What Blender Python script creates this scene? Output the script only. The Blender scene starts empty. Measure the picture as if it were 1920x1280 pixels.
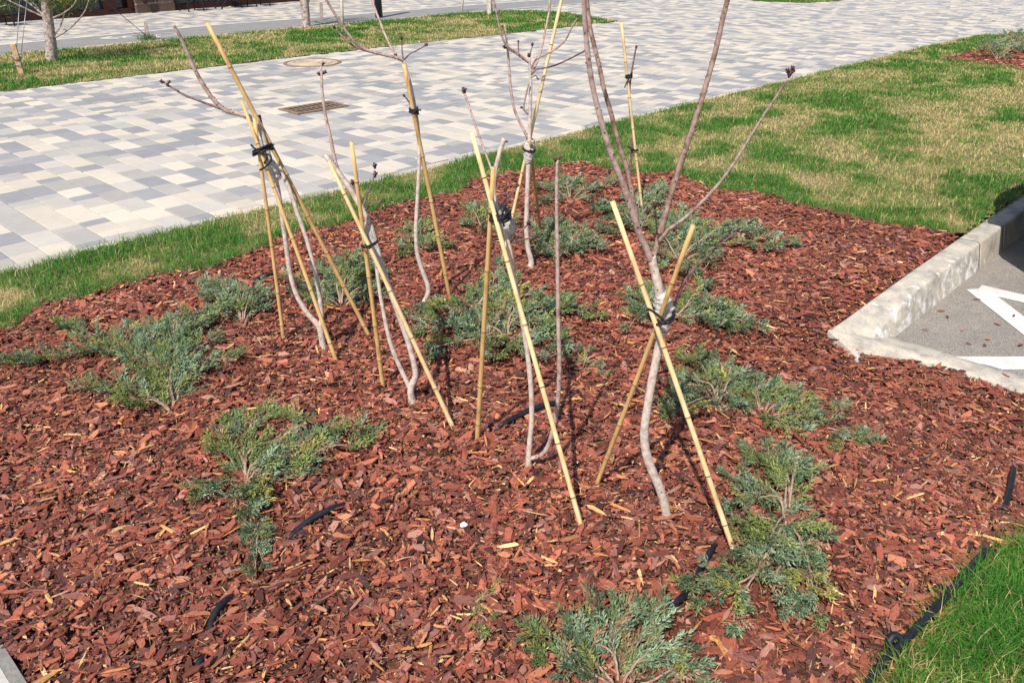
import bpy, math, random
import numpy as np
from mathutils import Vector, Matrix

# ------------------------------------------------------------------ camera, sky, sun, exposure
scene = bpy.context.scene
COL = scene.collection
H = 1.75                      # eye height (m)
FPX = 1553.0                  # focal length in pixels of a 1920 px wide picture
PITCH = math.radians(26.4)
cam_d = bpy.data.cameras.new('camera')
cam_d.sensor_width = 36.0
cam_d.lens = FPX / 1920.0 * 36.0
cam_d.clip_start = 0.05
cam_d.clip_end = 3000.0
cam = bpy.data.objects.new('camera', cam_d)
cam.location = (0, 0, H)
cam.rotation_euler = (math.pi / 2 - PITCH, 0, 0)
COL.objects.link(cam)
scene.camera = cam

SUN_EL = math.radians(49.0)
SHADOW_AZ = math.radians(69.0)          # direction in which shadows fall, from +x towards +y
world = bpy.data.worlds.new('World')
scene.world = world
world.use_nodes = True
wn = world.node_tree
bg = wn.nodes['Background']
sky = wn.nodes.new('ShaderNodeTexSky')
sky.sky_type = 'NISHITA'
sky.sun_disc = False
sky.sun_elevation = SUN_EL
to_sun = Vector((-math.cos(SHADOW_AZ) * math.cos(SUN_EL), -math.sin(SHADOW_AZ) * math.cos(SUN_EL), math.sin(SUN_EL)))
sky.sun_rotation = math.atan2(to_sun.x, to_sun.y)
sky.air_density = 1.0
sky.dust_density = 1.5
wn.links.new(sky.outputs['Color'], bg.inputs['Color'])
bg.inputs['Strength'].default_value = 0.115
sun_d = bpy.data.lights.new('sun', 'SUN')
sun_d.energy = 4.6
sun_d.angle = math.radians(0.6)
sun_d.color = (1.0, 0.945, 0.865)
sun = bpy.data.objects.new('sun', sun_d)
sun.rotation_euler = (-to_sun).to_track_quat('-Z', 'Y').to_euler()
sun.location = to_sun * 30
COL.objects.link(sun)
scene.view_settings.view_transform = 'Standard'
scene.view_settings.look = 'None'
scene.view_settings.gamma = 1.0
scene.view_settings.use_curve_mapping = False
scene.view_settings.exposure = 0.45
scene.cycles.max_bounces = 6

random.seed(7)
RS = np.random.RandomState(11)

# ------------------------------------------------------------------ geometry helpers
CP, SP = math.cos(PITCH), math.sin(PITCH)
CU, SU = math.cos(math.radians(46)), math.sin(math.radians(46))


def ray(px, py):
    a = (px - 960) / FPX
    b = (640 - py) / FPX
    return np.array([a, CP + b * SP, -SP + b * CP])


def at(px, py, Y):
    """point on the line of sight of a picture point at world depth y = Y"""
    d = ray(px, py)
    t = Y / d[1]
    return np.array([d[0] * t, Y, H + d[2] * t])


def on_z(px, py, z=0.0):
    d = ray(px, py)
    t = (z - H) / d[2]
    return np.array([d[0] * t, d[1] * t, z])


def proj(P):
    P = np.asarray(P, float)
    x, y, z = P[..., 0], P[..., 1], P[..., 2] - H
    dep = y * CP - z * SP
    up = y * SP + z * CP
    dd = np.where(dep > 0.05, dep, np.nan)
    return 960 + FPX * x / dd, 640 - FPX * up / dd, dep


def uv(x, y):
    return x * CU + y * SU, x * SU - y * CU


def xy(u, v):
    return u * CU + v * SU, u * SU - v * CU


def W(u, v, z=0.0):
    a, b = xy(u, v)
    return np.array([a, b, z])


def ss(a, b, t):
    t = np.clip((t - a) / (b - a), 0, 1)
    return t * t * (3 - 2 * t)


_lat = np.random.RandomState(5).rand(256, 256)


def vnoise(x, y, scale, off=0.0):
    x = np.asarray(x) / scale + off + 100
    y = np.asarray(y) / scale + off * 1.7 + 100
    xi = np.floor(x).astype(int)
    yi = np.floor(y).astype(int)
    fx = x - xi
    fy = y - yi
    fx = fx * fx * (3 - 2 * fx)
    fy = fy * fy * (3 - 2 * fy)
    g = lambda i, j: _lat[i % 256, j % 256]
    return (g(xi, yi) * (1 - fx) + g(xi + 1, yi) * fx) * (1 - fy) + (g(xi, yi + 1) * (1 - fx) + g(xi + 1, yi + 1) * fx) * fy


def inpoly(x, y, poly):
    x = np.asarray(x, float)
    y = np.asarray(y, float)
    ins = np.zeros(x.shape, bool)
    n = len(poly)
    j = n - 1
    for i in range(n):
        xi, yi = poly[i]
        xj, yj = poly[j]
        c = ((yi > y) != (yj > y)) & (x < (xj - xi) * (y - yi) / (yj - yi + 1e-12) + xi)
        ins ^= c
        j = i
    return ins


def edge_dist(x, y, poly, closed=True):
    d = np.full(np.shape(x), 1e9)
    n = len(poly)
    for i in range(n if closed else n - 1):
        ax, ay = poly[i]
        bx, by = poly[(i + 1) % n]
        vx, vy = bx - ax, by - ay
        L = vx * vx + vy * vy + 1e-12
        t = np.clip(((x - ax) * vx + (y - ay) * vy) / L, 0, 1)
        d = np.minimum(d, np.hypot(x - ax - t * vx, y - ay - t * vy))
    return d


def hz(x, y):
    """height of the planted ground"""
    u, v = uv(np.asarray(x, float), np.asarray(y, float))
    fall = -0.17 * ss(-1.75, -1.1, v) * ss(2.0, 3.6, u) * (1 - ss(4.0, 4.5, u))
    return fall


def bedz(x, y):
    u, v = uv(np.asarray(x, float), np.asarray(y, float))
    dip = -0.026 * ss(-1.62, -1.47, v) * ss(3.2, 3.6, u)
    return hz(x, y) + dip + 0.012 + 0.022 * (vnoise(x, y, 0.33, 3.3) - 0.5) + 0.014 * (vnoise(x, y, 0.11, 8.1) - 0.5)


def gp(px, py, f=hz, lift=0.0):
    z = 0.0
    for _ in range(8):
        p = on_z(px, py, z)
        z = float(f(p[0], p[1])) + lift
    return np.array([p[0], p[1], z])


# ------------------------------------------------------------------ materials
MATS = {}


def newmat(name):
    m = bpy.data.materials.new(name)
    m.use_nodes = True
    nt = m.node_tree
    b = nt.nodes['Principled BSDF']
    MATS[name] = m
    return m, nt, b


def N(nt, typ, **kw):
    n = nt.nodes.new(typ)
    for k, v in kw.items():
        setattr(n, k, v)
    return n


def ramp(nt, stops, interp='LINEAR'):
    r = nt.nodes.new('ShaderNodeValToRGB')
    r.color_ramp.interpolation = interp
    els = r.color_ramp.elements
    while len(els) < len(stops):
        els.new(0.5)
    for e, (p, c) in zip(els, stops):
        e.position = p
        e.color = (c[0], c[1], c[2], 1)
    return r


def simple(name, col, rough=0.7, noise=None, amp=0.25, bump=0.0, metal=0.0, spec=0.3, coords='Object'):
    m, nt, b = newmat(name)
    b.inputs['Roughness'].default_value = rough
    b.inputs['Metallic'].default_value = metal
    b.inputs['Specular IOR Level'].default_value = spec
    if noise:
        tc = N(nt, 'ShaderNodeTexCoord')
        nz = N(nt, 'ShaderNodeTexNoise')
        nz.inputs['Scale'].default_value = noise
        nz.inputs['Detail'].default_value = 6
        nz.inputs['Roughness'].default_value = 0.65
        nt.links.new(tc.outputs[coords], nz.inputs['Vector'])
        r = ramp(nt, [(0.3, [c * (1 - amp) for c in col]), (0.7, [min(1, c * (1 + amp)) for c in col])])
        nt.links.new(nz.outputs['Fac'], r.inputs['Fac'])
        nt.links.new(r.outputs['Color'], b.inputs['Base Color'])
        if bump:
            bp = N(nt, 'ShaderNodeBump')
            bp.inputs['Strength'].default_value = bump
            bp.inputs['Distance'].default_value = 0.01
            nt.links.new(nz.outputs['Fac'], bp.inputs['Height'])
            nt.links.new(bp.outputs['Normal'], b.inputs['Normal'])
    else:
        b.inputs['Base Color'].default_value = (*col, 1)
    return m


def attr_mat(name, rough=0.7, spec=0.2, trans=0.0, noise=0.0, namp=0.3, bump=0.0, stretch=None, backmix=True):
    """colour from the mesh attribute 'tint', with fine grain"""
    m, nt, b = newmat(name)
    b.inputs['Roughness'].default_value = rough
    b.inputs['Specular IOR Level'].default_value = spec
    at_ = N(nt, 'ShaderNodeAttribute', attribute_name='tint')
    src = at_.outputs['Color']
    if noise:
        nz = N(nt, 'ShaderNodeTexNoise')
        nz.inputs['Scale'].default_value = noise
        nz.inputs['Detail'].default_value = 5
        nz.inputs['Roughness'].default_value = 0.7
        if stretch:
            uvn = N(nt, 'ShaderNodeUVMap')
            mp = N(nt, 'ShaderNodeMapping')
            mp.inputs['Scale'].default_value = stretch
            nt.links.new(uvn.outputs['UV'], mp.inputs['Vector'])
            nt.links.new(mp.outputs['Vector'], nz.inputs['Vector'])
        else:
            tc = N(nt, 'ShaderNodeTexCoord')
            nt.links.new(tc.outputs['Object'], nz.inputs['Vector'])
        mr = N(nt, 'ShaderNodeMapRange')
        mr.inputs['From Min'].default_value = 0.25
        mr.inputs['From Max'].default_value = 0.75
        mr.inputs['To Min'].default_value = 1 - namp
        mr.inputs['To Max'].default_value = 1 + namp
        nt.links.new(nz.outputs['Fac'], mr.inputs['Value'])
        mx = N(nt, 'ShaderNodeVectorMath', operation='MULTIPLY')
        cb = N(nt, 'ShaderNodeCombineXYZ')
        for i in range(3):
            nt.links.new(mr.outputs['Result'], cb.inputs[i])
        nt.links.new(src, mx.inputs[0])
        nt.links.new(cb.outputs['Vector'], mx.inputs[1])
        src = mx.outputs['Vector']
        if bump:
            bp = N(nt, 'ShaderNodeBump')
            bp.inputs['Strength'].default_value = bump
            bp.inputs['Distance'].default_value = 0.003
            nt.links.new(nz.outputs['Fac'], bp.inputs['Height'])
            nt.links.new(bp.outputs['Normal'], b.inputs['Normal'])
    nt.links.new(src, b.inputs['Base Color'])
    if trans:
        tr = N(nt, 'ShaderNodeBsdfTranslucent')
        nt.links.new(src, tr.inputs['Color'])
        ms = N(nt, 'ShaderNodeMixShader')
        ms.inputs['Fac'].default_value = trans
        out = nt.nodes['Material Output']
        nt.links.new(b.outputs['BSDF'], ms.inputs[1])
        nt.links.new(tr.outputs['BSDF'], ms.inputs[2])
        nt.links.new(ms.outputs['Shader'], out.inputs['Surface'])
    return m


M_CHIP = attr_mat('bark_mulch', rough=0.62, spec=0.35, noise=1.0, namp=0.6, bump=0.8, stretch=(480, 70, 1))
M_GRASS = attr_mat('grass_blade', rough=0.6, spec=0.22, trans=0.2)
M_NEEDLE = attr_mat('juniper_foliage', rough=0.6, spec=0.25, trans=0.12)
M_PINE = attr_mat('pine_needles', rough=0.6, spec=0.2, trans=0.1)
M_TWIG = simple('juniper_wood', (0.30, 0.205, 0.155), 0.8, noise=60, amp=0.45, bump=0.5)
M_SOIL = simple('mulch_soil', (0.10, 0.040, 0.026), 0.95, noise=40, amp=0.5, bump=0.8)
M_GROUND = simple('bare_ground', (0.12, 0.1, 0.08), 0.95, noise=3, amp=0.3)
M_JOINT = simple('joint_sand', (0.13, 0.115, 0.10), 0.95, noise=30, amp=0.3)
M_BUD = simple('dark_bud', (0.05, 0.016, 0.02), 0.5, noise=200, amp=0.4)
M_SCAR = simple('leaf_scar', (0.08, 0.048, 0.045), 0.7)
M_CORD = simple('black_rubber_cord', (0.012, 0.012, 0.016), 0.5, noise=150, amp=0.3, bump=0.4)
M_HOSE = simple('black_hose', (0.012, 0.013, 0.018), 0.5, noise=60, amp=0.6, bump=0.2)
M_CLOTH = simple('wrapping_cloth', (0.45, 0.415, 0.375), 0.9, noise=60, amp=0.25, bump=0.7)
M_CUT = simple('cut_wood', (0.62, 0.5, 0.34), 0.8, noise=80, amp=0.2)
M_BARKCUT = simple('bamboo_cut', (0.45, 0.3, 0.14), 0.8, noise=80, amp=0.3)


def lawn_soil():
    m, nt, b = newmat('lawn_thatch')
    tc = N(nt, 'ShaderNodeTexCoord')
    n1 = N(nt, 'ShaderNodeTexNoise')
    n1.inputs['Scale'].default_value = 1.6
    n1.inputs['Detail'].default_value = 8
    n1.inputs['Roughness'].default_value = 0.7
    n2 = N(nt, 'ShaderNodeTexNoise')
    n2.inputs['Scale'].default_value = 70
    n2.inputs['Detail'].default_value = 4
    nt.links.new(tc.outputs['Object'], n1.inputs['Vector'])
    nt.links.new(tc.outputs['Object'], n2.inputs['Vector'])
    r1 = ramp(nt, [(0.35, (0.085, 0.105, 0.03)), (0.6, (0.28, 0.22, 0.10))])
    r2 = ramp(nt, [(0.3, (0.35, 0.35, 0.35)), (0.7, (1.3, 1.3, 1.3))])
    nt.links.new(n1.outputs['Fac'], r1.inputs['Fac'])
    nt.links.new(n2.outputs['Fac'], r2.inputs['Fac'])
    mx = N(nt, 'ShaderNodeMixRGB', blend_type='MULTIPLY')
    mx.inputs['Fac'].default_value = 1
    nt.links.new(r1.outputs['Color'], mx.inputs[1])
    nt.links.new(r2.outputs['Color'], mx.inputs[2])
    nt.links.new(mx.outputs['Color'], b.inputs['Base Color'])
    b.inputs['Roughness'].default_value = 0.95
    return m


M_LAWN = lawn_soil()


def slab_mat(name, col):
    m, nt, b = newmat(name)
    geo = N(nt, 'ShaderNodeNewGeometry')
    oi = N(nt, 'ShaderNodeObjectInfo')
    tc = N(nt, 'ShaderNodeTexCoord')
    ad = N(nt, 'ShaderNodeMath', operation='ADD')
    fr = N(nt, 'ShaderNodeMath', operation='FRACT')
    nt.links.new(geo.outputs['Random Per Island'], ad.inputs[0])
    nt.links.new(oi.outputs['Random'], ad.inputs[1])
    nt.links.new(ad.outputs[0], fr.inputs[0])
    n1 = N(nt, 'ShaderNodeTexNoise')
    n1.inputs['Scale'].default_value = 260
    n1.inputs['Detail'].default_value = 3
    n2 = N(nt, 'ShaderNodeTexNoise')
    n2.inputs['Scale'].default_value = 7
    n2.inputs['Detail'].default_value = 5
    n2.inputs['Roughness'].default_value = 0.7
    nt.links.new(geo.outputs['Position'], n1.inputs['Vector'])
    nt.links.new(geo.outputs['Position'], n2.inputs['Vector'])
    m1 = N(nt, 'ShaderNodeMapRange')
    m1.inputs['To Min'].default_value = 0.9
    m1.inputs['To Max'].default_value = 1.08
    nt.links.new(fr.outputs[0], m1.inputs['Value'])
    m2 = N(nt, 'ShaderNodeMapRange')
    m2.inputs['From Min'].default_value = 0.3
    m2.inputs['From Max'].default_value = 0.7
    m2.inputs['To Min'].default_value = 0.9
    m2.inputs['To Max'].default_value = 1.09
    nt.links.new(n1.outputs['Fac'], m2.inputs['Value'])
    m3 = N(nt, 'ShaderNodeMapRange')
    m3.inputs['From Min'].default_value = 0.3
    m3.inputs['From Max'].default_value = 0.7
    m3.inputs['To Min'].default_value = 0.92
    m3.inputs['To Max'].default_value = 1.05
    nt.links.new(n2.outputs['Fac'], m3.inputs['Value'])
    a = N(nt, 'ShaderNodeMath', operation='MULTIPLY')
    c = N(nt, 'ShaderNodeMath', operation='MULTIPLY')
    nt.links.new(m1.outputs[0], a.inputs[0])
    nt.links.new(m2.outputs[0], a.inputs[1])
    nt.links.new(a.outputs[0], c.inputs[0])
    nt.links.new(m3.outputs[0], c.inputs[1])
    vm = N(nt, 'ShaderNodeVectorMath', operation='SCALE')
    vm.inputs[0].default_value = col
    nt.links.new(c.outputs[0], vm.inputs['Scale'])
    nt.links.new(vm.outputs['Vector'], b.inputs['Base Color'])
    b.inputs['Roughness'].default_value = 0.85
    b.inputs['Specular IOR Level'].default_value = 0.25
    bp = N(nt, 'ShaderNodeBump')
    bp.inputs['Strength'].default_value = 0.15
    bp.inputs['Distance'].default_value = 0.002
    nt.links.new(n1.outputs['Fac'], bp.inputs['Height'])
    nt.links.new(bp.outputs['Normal'], b.inputs['Normal'])
    return m


SLAB = [slab_mat('slab_cream', (0.51, 0.455, 0.38)), slab_mat('slab_greige', (0.425, 0.392, 0.352)),
        slab_mat('slab_light_grey', (0.35, 0.33, 0.305)), slab_mat('slab_blue_grey', (0.262, 0.260, 0.268))]


def asphalt_mat(name, lo, hi, sc=320):
    m, nt, b = newmat(name)
    tc = N(nt, 'ShaderNodeTexCoord')
    v = N(nt, 'ShaderNodeTexVoronoi')
    v.inputs['Scale'].default_value = sc
    n2 = N(nt, 'ShaderNodeTexNoise')
    n2.inputs['Scale'].default_value = 4
    n2.inputs['Detail'].default_value = 7
    n2.inputs['Roughness'].default_value = 0.75
    nt.links.new(tc.outputs['Object'], v.inputs['Vector'])
    nt.links.new(tc.outputs['Object'], n2.inputs['Vector'])
    r = ramp(nt, [(0.0, lo), (1.0, hi)])
    sep = N(nt, 'ShaderNodeSeparateColor')
    nt.links.new(v.outputs['Color'], sep.inputs['Color'])
    nt.links.new(sep.outputs[0], r.inputs['Fac'])
    r2 = ramp(nt, [(0.3, (0.8, 0.8, 0.8)), (0.7, (1.15, 1.13, 1.1))])
    nt.links.new(n2.outputs['Fac'], r2.inputs['Fac'])
    mx = N(nt, 'ShaderNodeMixRGB', blend_type='MULTIPLY')
    mx.inputs['Fac'].default_value = 1
    nt.links.new(r.outputs['Color'], mx.inputs[1])
    nt.links.new(r2.outputs['Color'], mx.inputs[2])
    nt.links.new(mx.outputs['Color'], b.inputs['Base Color'])
    b.inputs['Roughness'].default_value = 0.9
    bp = N(nt, 'ShaderNodeBump')
    bp.inputs['Strength'].default_value = 0.35
    bp.inputs['Distance'].default_value = 0.003
    nt.links.new(v.outputs['Distance'], bp.inputs['Height'])
    nt.links.new(bp.outputs['Normal'], b.inputs['Normal'])
    return m


M_ASPH = asphalt_mat('asphalt', (0.10, 0.09, 0.08), (0.36, 0.325, 0.285))
M_BIKE = asphalt_mat('bike_path_asphalt', (0.19, 0.185, 0.18), (0.25, 0.245, 0.24), 90)


def paint_mat():
    m, nt, b = newmat('white_road_paint')
    tc = N(nt, 'ShaderNodeTexCoord')
    n = N(nt, 'ShaderNodeTexNoise')
    n.inputs['Scale'].default_value = 70
    n.inputs['Detail'].default_value = 8
    n.inputs['Roughness'].default_value = 0.8
    n2 = N(nt, 'ShaderNodeTexNoise')
    n2.inputs['Scale'].default_value = 6
    n2.inputs['Detail'].default_value = 4
    nt.links.new(tc.outputs['Object'], n.inputs['Vector'])
    nt.links.new(tc.outputs['Object'], n2.inputs['Vector'])
    r = ramp(nt, [(0.33, (0.22, 0.20, 0.18)), (0.40, (0.56, 0.545, 0.52)), (0.7, (0.69, 0.68, 0.66))])
    nt.links.new(n.outputs['Fac'], r.inputs['Fac'])
    r2 = ramp(nt, [(0.3, (0.82, 0.80, 0.77)), (0.65, (1, 1, 1))])
    nt.links.new(n2.outputs['Fac'], r2.inputs['Fac'])
    mx = N(nt, 'ShaderNodeMixRGB', blend_type='MULTIPLY')
    mx.inputs['Fac'].default_value = 1
    nt.links.new(r.outputs['Color'], mx.inputs[1])
    nt.links.new(r2.outputs['Color'], mx.inputs[2])
    nt.links.new(mx.outputs['Color'], b.inputs['Base Color'])
    b.inputs['Roughness'].default_value = 0.8
    return m


M_PAINT = paint_mat()


def kerb_mat():
    m, nt, b = newmat('weathered_kerb_concrete')
    tc = N(nt, 'ShaderNodeTexCoord')
    n1 = N(nt, 'ShaderNodeTexNoise')
    n1.inputs['Scale'].default_value = 9
    n1.inputs['Detail'].default_value = 8
    n1.inputs['Roughness'].default_value = 0.72
    n2 = N(nt, 'ShaderNodeTexNoise')
    n2.inputs['Scale'].default_value = 140
    n2.inputs['Detail'].default_value = 3
    n3 = N(nt, 'ShaderNodeTexNoise')
    n3.inputs['Scale'].default_value = 13
    n3.inputs['Detail'].default_value = 7
    n3.inputs['Roughness'].default_value = 0.7
    mp = N(nt, 'ShaderNodeMapping')
    mp.inputs['Location'].default_value = (7, 3, 1)
    nt.links.new(tc.outputs['Object'], mp.inputs['Vector'])
    for n in (n1, n2):
        nt.links.new(tc.outputs['Object'], n.inputs['Vector'])
    nt.links.new(mp.outputs['Vector'], n3.inputs['Vector'])
    r1 = ramp(nt, [(0.30, (0.22, 0.195, 0.165)), (0.48, (0.39, 0.355, 0.305)), (0.62, (0.52, 0.455, 0.36))])
    nt.links.new(n1.outputs['Fac'], r1.inputs['Fac'])
    r2 = ramp(nt, [(0.3, (0.82, 0.82, 0.82)), (0.7, (1.1, 1.1, 1.1))])
    nt.links.new(n2.outputs['Fac'], r2.inputs['Fac'])
    mx = N(nt, 'ShaderNodeMixRGB', blend_type='MULTIPLY')
    mx.inputs['Fac'].default_value = 1
    nt.links.new(r1.outputs['Color'], mx.inputs[1])
    nt.links.new(r2.outputs['Color'], mx.inputs[2])
    # lime bloom: chalky white patches, more on the worn outer half (attribute bloom)
    bl = N(nt, 'ShaderNodeAttribute', attribute_name='bloom')
    ad = N(nt, 'ShaderNodeMath', operation='ADD')
    nt.links.new(n3.outputs['Fac'], ad.inputs[0])
    nt.links.new(bl.outputs['Fac'], ad.inputs[1])
    r3 = ramp(nt, [(0.68, (0, 0, 0)), (0.80, (0.9, 0.9, 0.9))])
    nt.links.new(ad.outputs[0], r3.inputs['Fac'])
    m2 = N(nt, 'ShaderNodeMixRGB')
    nt.links.new(r3.outputs['Color'], m2.inputs['Fac'])
    nt.links.new(mx.outputs['Color'], m2.inputs[1])
    m2.inputs[2].default_value = (0.74, 0.73, 0.71, 1)
    nt.links.new(m2.outputs['Color'], b.inputs['Base Color'])
    b.inputs['Roughness'].default_value = 0.9
    bp = N(nt, 'ShaderNodeBump')
    bp.inputs['Strength'].default_value = 0.4
    bp.inputs['Distance'].default_value = 0.006
    nt.links.new(n1.outputs['Fac'], bp.inputs['Height'])
    nt.links.new(bp.outputs['Normal'], b.inputs['Normal'])
    return m


M_KERB = kerb_mat()


def bark_mat(name, lo, mid, hi, sc=45):
    m, nt, b = newmat(name)
    tc = N(nt, 'ShaderNodeTexCoord')
    n1 = N(nt, 'ShaderNodeTexNoise')
    n1.inputs['Scale'].default_value = sc
    n1.inputs['Detail'].default_value = 6
    n1.inputs['Roughness'].default_value = 0.7
    nt.links.new(tc.outputs['Object'], n1.inputs['Vector'])
    r = ramp(nt, [(0.36, lo), (0.5, mid), (0.64, hi)])
    nt.links.new(n1.outputs['Fac'], r.inputs['Fac'])
    nt.links.new(r.outputs['Color'], b.inputs['Base Color'])
    b.inputs['Roughness'].default_value = 0.75
    b.inputs['Specular IOR Level'].default_value = 0.25
    bp = N(nt, 'ShaderNodeBump')
    bp.inputs['Strength'].default_value = 0.3
    bp.inputs['Distance'].default_value = 0.004
    nt.links.new(n1.outputs['Fac'], bp.inputs['Height'])
    nt.links.new(bp.outputs['Normal'], b.inputs['Normal'])
    return m


M_STEM = bark_mat('sapling_bark', (0.31, 0.245, 0.205), (0.455, 0.375, 0.325), (0.56, 0.475, 0.41))
M_BRANCH = bark_mat('young_shoot_bark', (0.19, 0.115, 0.10), (0.34, 0.24, 0.21), (0.44, 0.335, 0.295))
M_BROWN = bark_mat('brown_limb_bark', (0.09, 0.052, 0.042), (0.20, 0.125, 0.10), (0.30, 0.205, 0.17))
M_SHOOT = bark_mat('dark_shoot_bark', (0.07, 0.04, 0.042), (0.14, 0.085, 0.085), (0.23, 0.16, 0.155))
M_TRUNK = bark_mat('flaky_tree_bark', (0.10, 0.065, 0.05), (0.30, 0.24, 0.21), (0.46, 0.41, 0.38), 26)


def bamboo_mat(name, lo, mid, hi):
    m, nt, b = newmat(name)
    tc = N(nt, 'ShaderNodeTexCoord')
    mp = N(nt, 'ShaderNodeMapping')
    mp.inputs['Scale'].default_value = (90, 90, 5)
    n1 = N(nt, 'ShaderNodeTexNoise')
    n1.inputs['Scale'].default_value = 1.0
    n1.inputs['Detail'].default_value = 5
    n1.inputs['Roughness'].default_value = 0.7
    n2 = N(nt, 'ShaderNodeTexNoise')
    n2.inputs['Scale'].default_value = 11
    n2.inputs['Detail'].default_value = 4
    nt.links.new(tc.outputs['Object'], mp.inputs['Vector'])
    nt.links.new(mp.outputs['Vector'], n1.inputs['Vector'])
    nt.links.new(tc.outputs['Object'], n2.inputs['Vector'])
    ad = N(nt, 'ShaderNodeMath', operation='ADD')
    nt.links.new(n1.outputs['Fac'], ad.inputs[0])
    nt.links.new(n2.outputs['Fac'], ad.inputs[1])
    hf = N(nt, 'ShaderNodeMath', operation='MULTIPLY')
    hf.inputs[1].default_value = 0.5
    nt.links.new(ad.outputs[0], hf.inputs[0])
    r = ramp(nt, [(0.33, lo), (0.48, mid), (0.66, hi)])
    nt.links.new(hf.outputs[0], r.inputs['Fac'])
    oi = N(nt, 'ShaderNodeObjectInfo')
    mr = N(nt, 'ShaderNodeMapRange')
    mr.inputs['To Min'].default_value = 0.84
    mr.inputs['To Max'].default_value = 1.1
    nt.links.new(oi.outputs['Random'], mr.inputs['Value'])
    vm = N(nt, 'ShaderNodeVectorMath', operation='SCALE')
    nt.links.new(r.outputs['Color'], vm.inputs[0])
    nt.links.new(mr.outputs[0], vm.inputs['Scale'])
    nt.links.new(vm.outputs['Vector'], b.inputs['Base Color'])
    b.inputs['Roughness'].default_value = 0.5
    b.inputs['Specular IOR Level'].default_value = 0.35
    return m


M_BAMBOO = bamboo_mat('bamboo_golden', (0.30, 0.16, 0.055), (0.52, 0.325, 0.125), (0.62, 0.42, 0.19))
M_BAMBOO2 = bamboo_mat('bamboo_pale', (0.38, 0.25, 0.115), (0.565, 0.405, 0.205), (0.66, 0.515, 0.31))
M_NODE = simple('bamboo_node', (0.22, 0.13, 0.055), 0.7, noise=80, amp=0.4)
M_POST = bark_mat('weathered_post_wood', (0.19, 0.15, 0.125), (0.33, 0.27, 0.23), (0.42, 0.36, 0.31), 20)
M_POST2 = bark_mat('fresh_post_wood', (0.28, 0.17, 0.09), (0.42, 0.27, 0.15), (0.5, 0.35, 0.22), 20)
M_WHITEPOST = bark_mat('pale_post_wood', (0.42, 0.36, 0.29), (0.56, 0.5, 0.43), (0.64, 0.59, 0.52), 20)
M_BLACK = simple('black_metal', (0.015, 0.016, 0.02), 0.4, noise=30, amp=0.2)
M_WIRE = simple('grey_wire', (0.25, 0.27, 0.3), 0.4, metal=0.6)
M_RUST = simple('rusty_iron', (0.21, 0.14, 0.095), 0.8, noise=40, amp=0.35, bump=0.3)
M_MANHOLE = simple('dusty_manhole_iron', (0.40, 0.325, 0.235), 0.85, noise=14, amp=0.25, bump=0.3)
M_PIT_SHADE = simple('drain_pit_shade', (0.03, 0.02, 0.015), 0.9)
M_FRAME = simple('red_brown_frame', (0.034, 0.011, 0.009), 0.45, noise=12, amp=0.15)
M_BRICK = simple('dark_brown_brick', (0.10, 0.06, 0.048), 0.85, noise=25, amp=0.4, bump=0.4)
M_MORTAR = simple('pale_mortar', (0.42, 0.38, 0.33), 0.95, noise=40, amp=0.2)
M_GLASS, _nt, _b = newmat('dark_shop_glass')
_b.inputs['Base Color'].default_value = (0.012, 0.015, 0.02, 1)
_b.inputs['Roughness'].default_value = 0.04
_b.inputs['Specular IOR Level'].default_value = 0.6
M_CONC = simple('path_concrete', (0.42, 0.40, 0.37), 0.9, noise=60, amp=0.12, bump=0.15)
M_EDGE = simple('edging_stone', (0.2, 0.19, 0.17), 0.9, noise=60, amp=0.25, bump=0.3)
M_PLASTER = simple('dark_render_wall', (0.09, 0.062, 0.052), 0.9, noise=6, amp=0.15)
M_CAR, _nt, _b = newmat('car_paint')
_b.inputs['Base Color'].default_value = (0.05, 0.055, 0.065, 1)
_b.inputs['Metallic'].default_value = 0.5
_b.inputs['Roughness'].default_value = 0.3
M_TYRE = simple('tyre_rubber', (0.02, 0.02, 0.02), 0.8, noise=60, amp=0.3)
M_RIM = simple('wheel_rim', (0.4, 0.4, 0.42), 0.35, metal=0.8)
M_LAMPG = simple('headlight_glass', (0.6, 0.62, 0.65), 0.1)
M_PEBBLE = simple('white_pebble', (0.75, 0.72, 0.68), 0.8, noise=90, amp=0.15)


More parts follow.
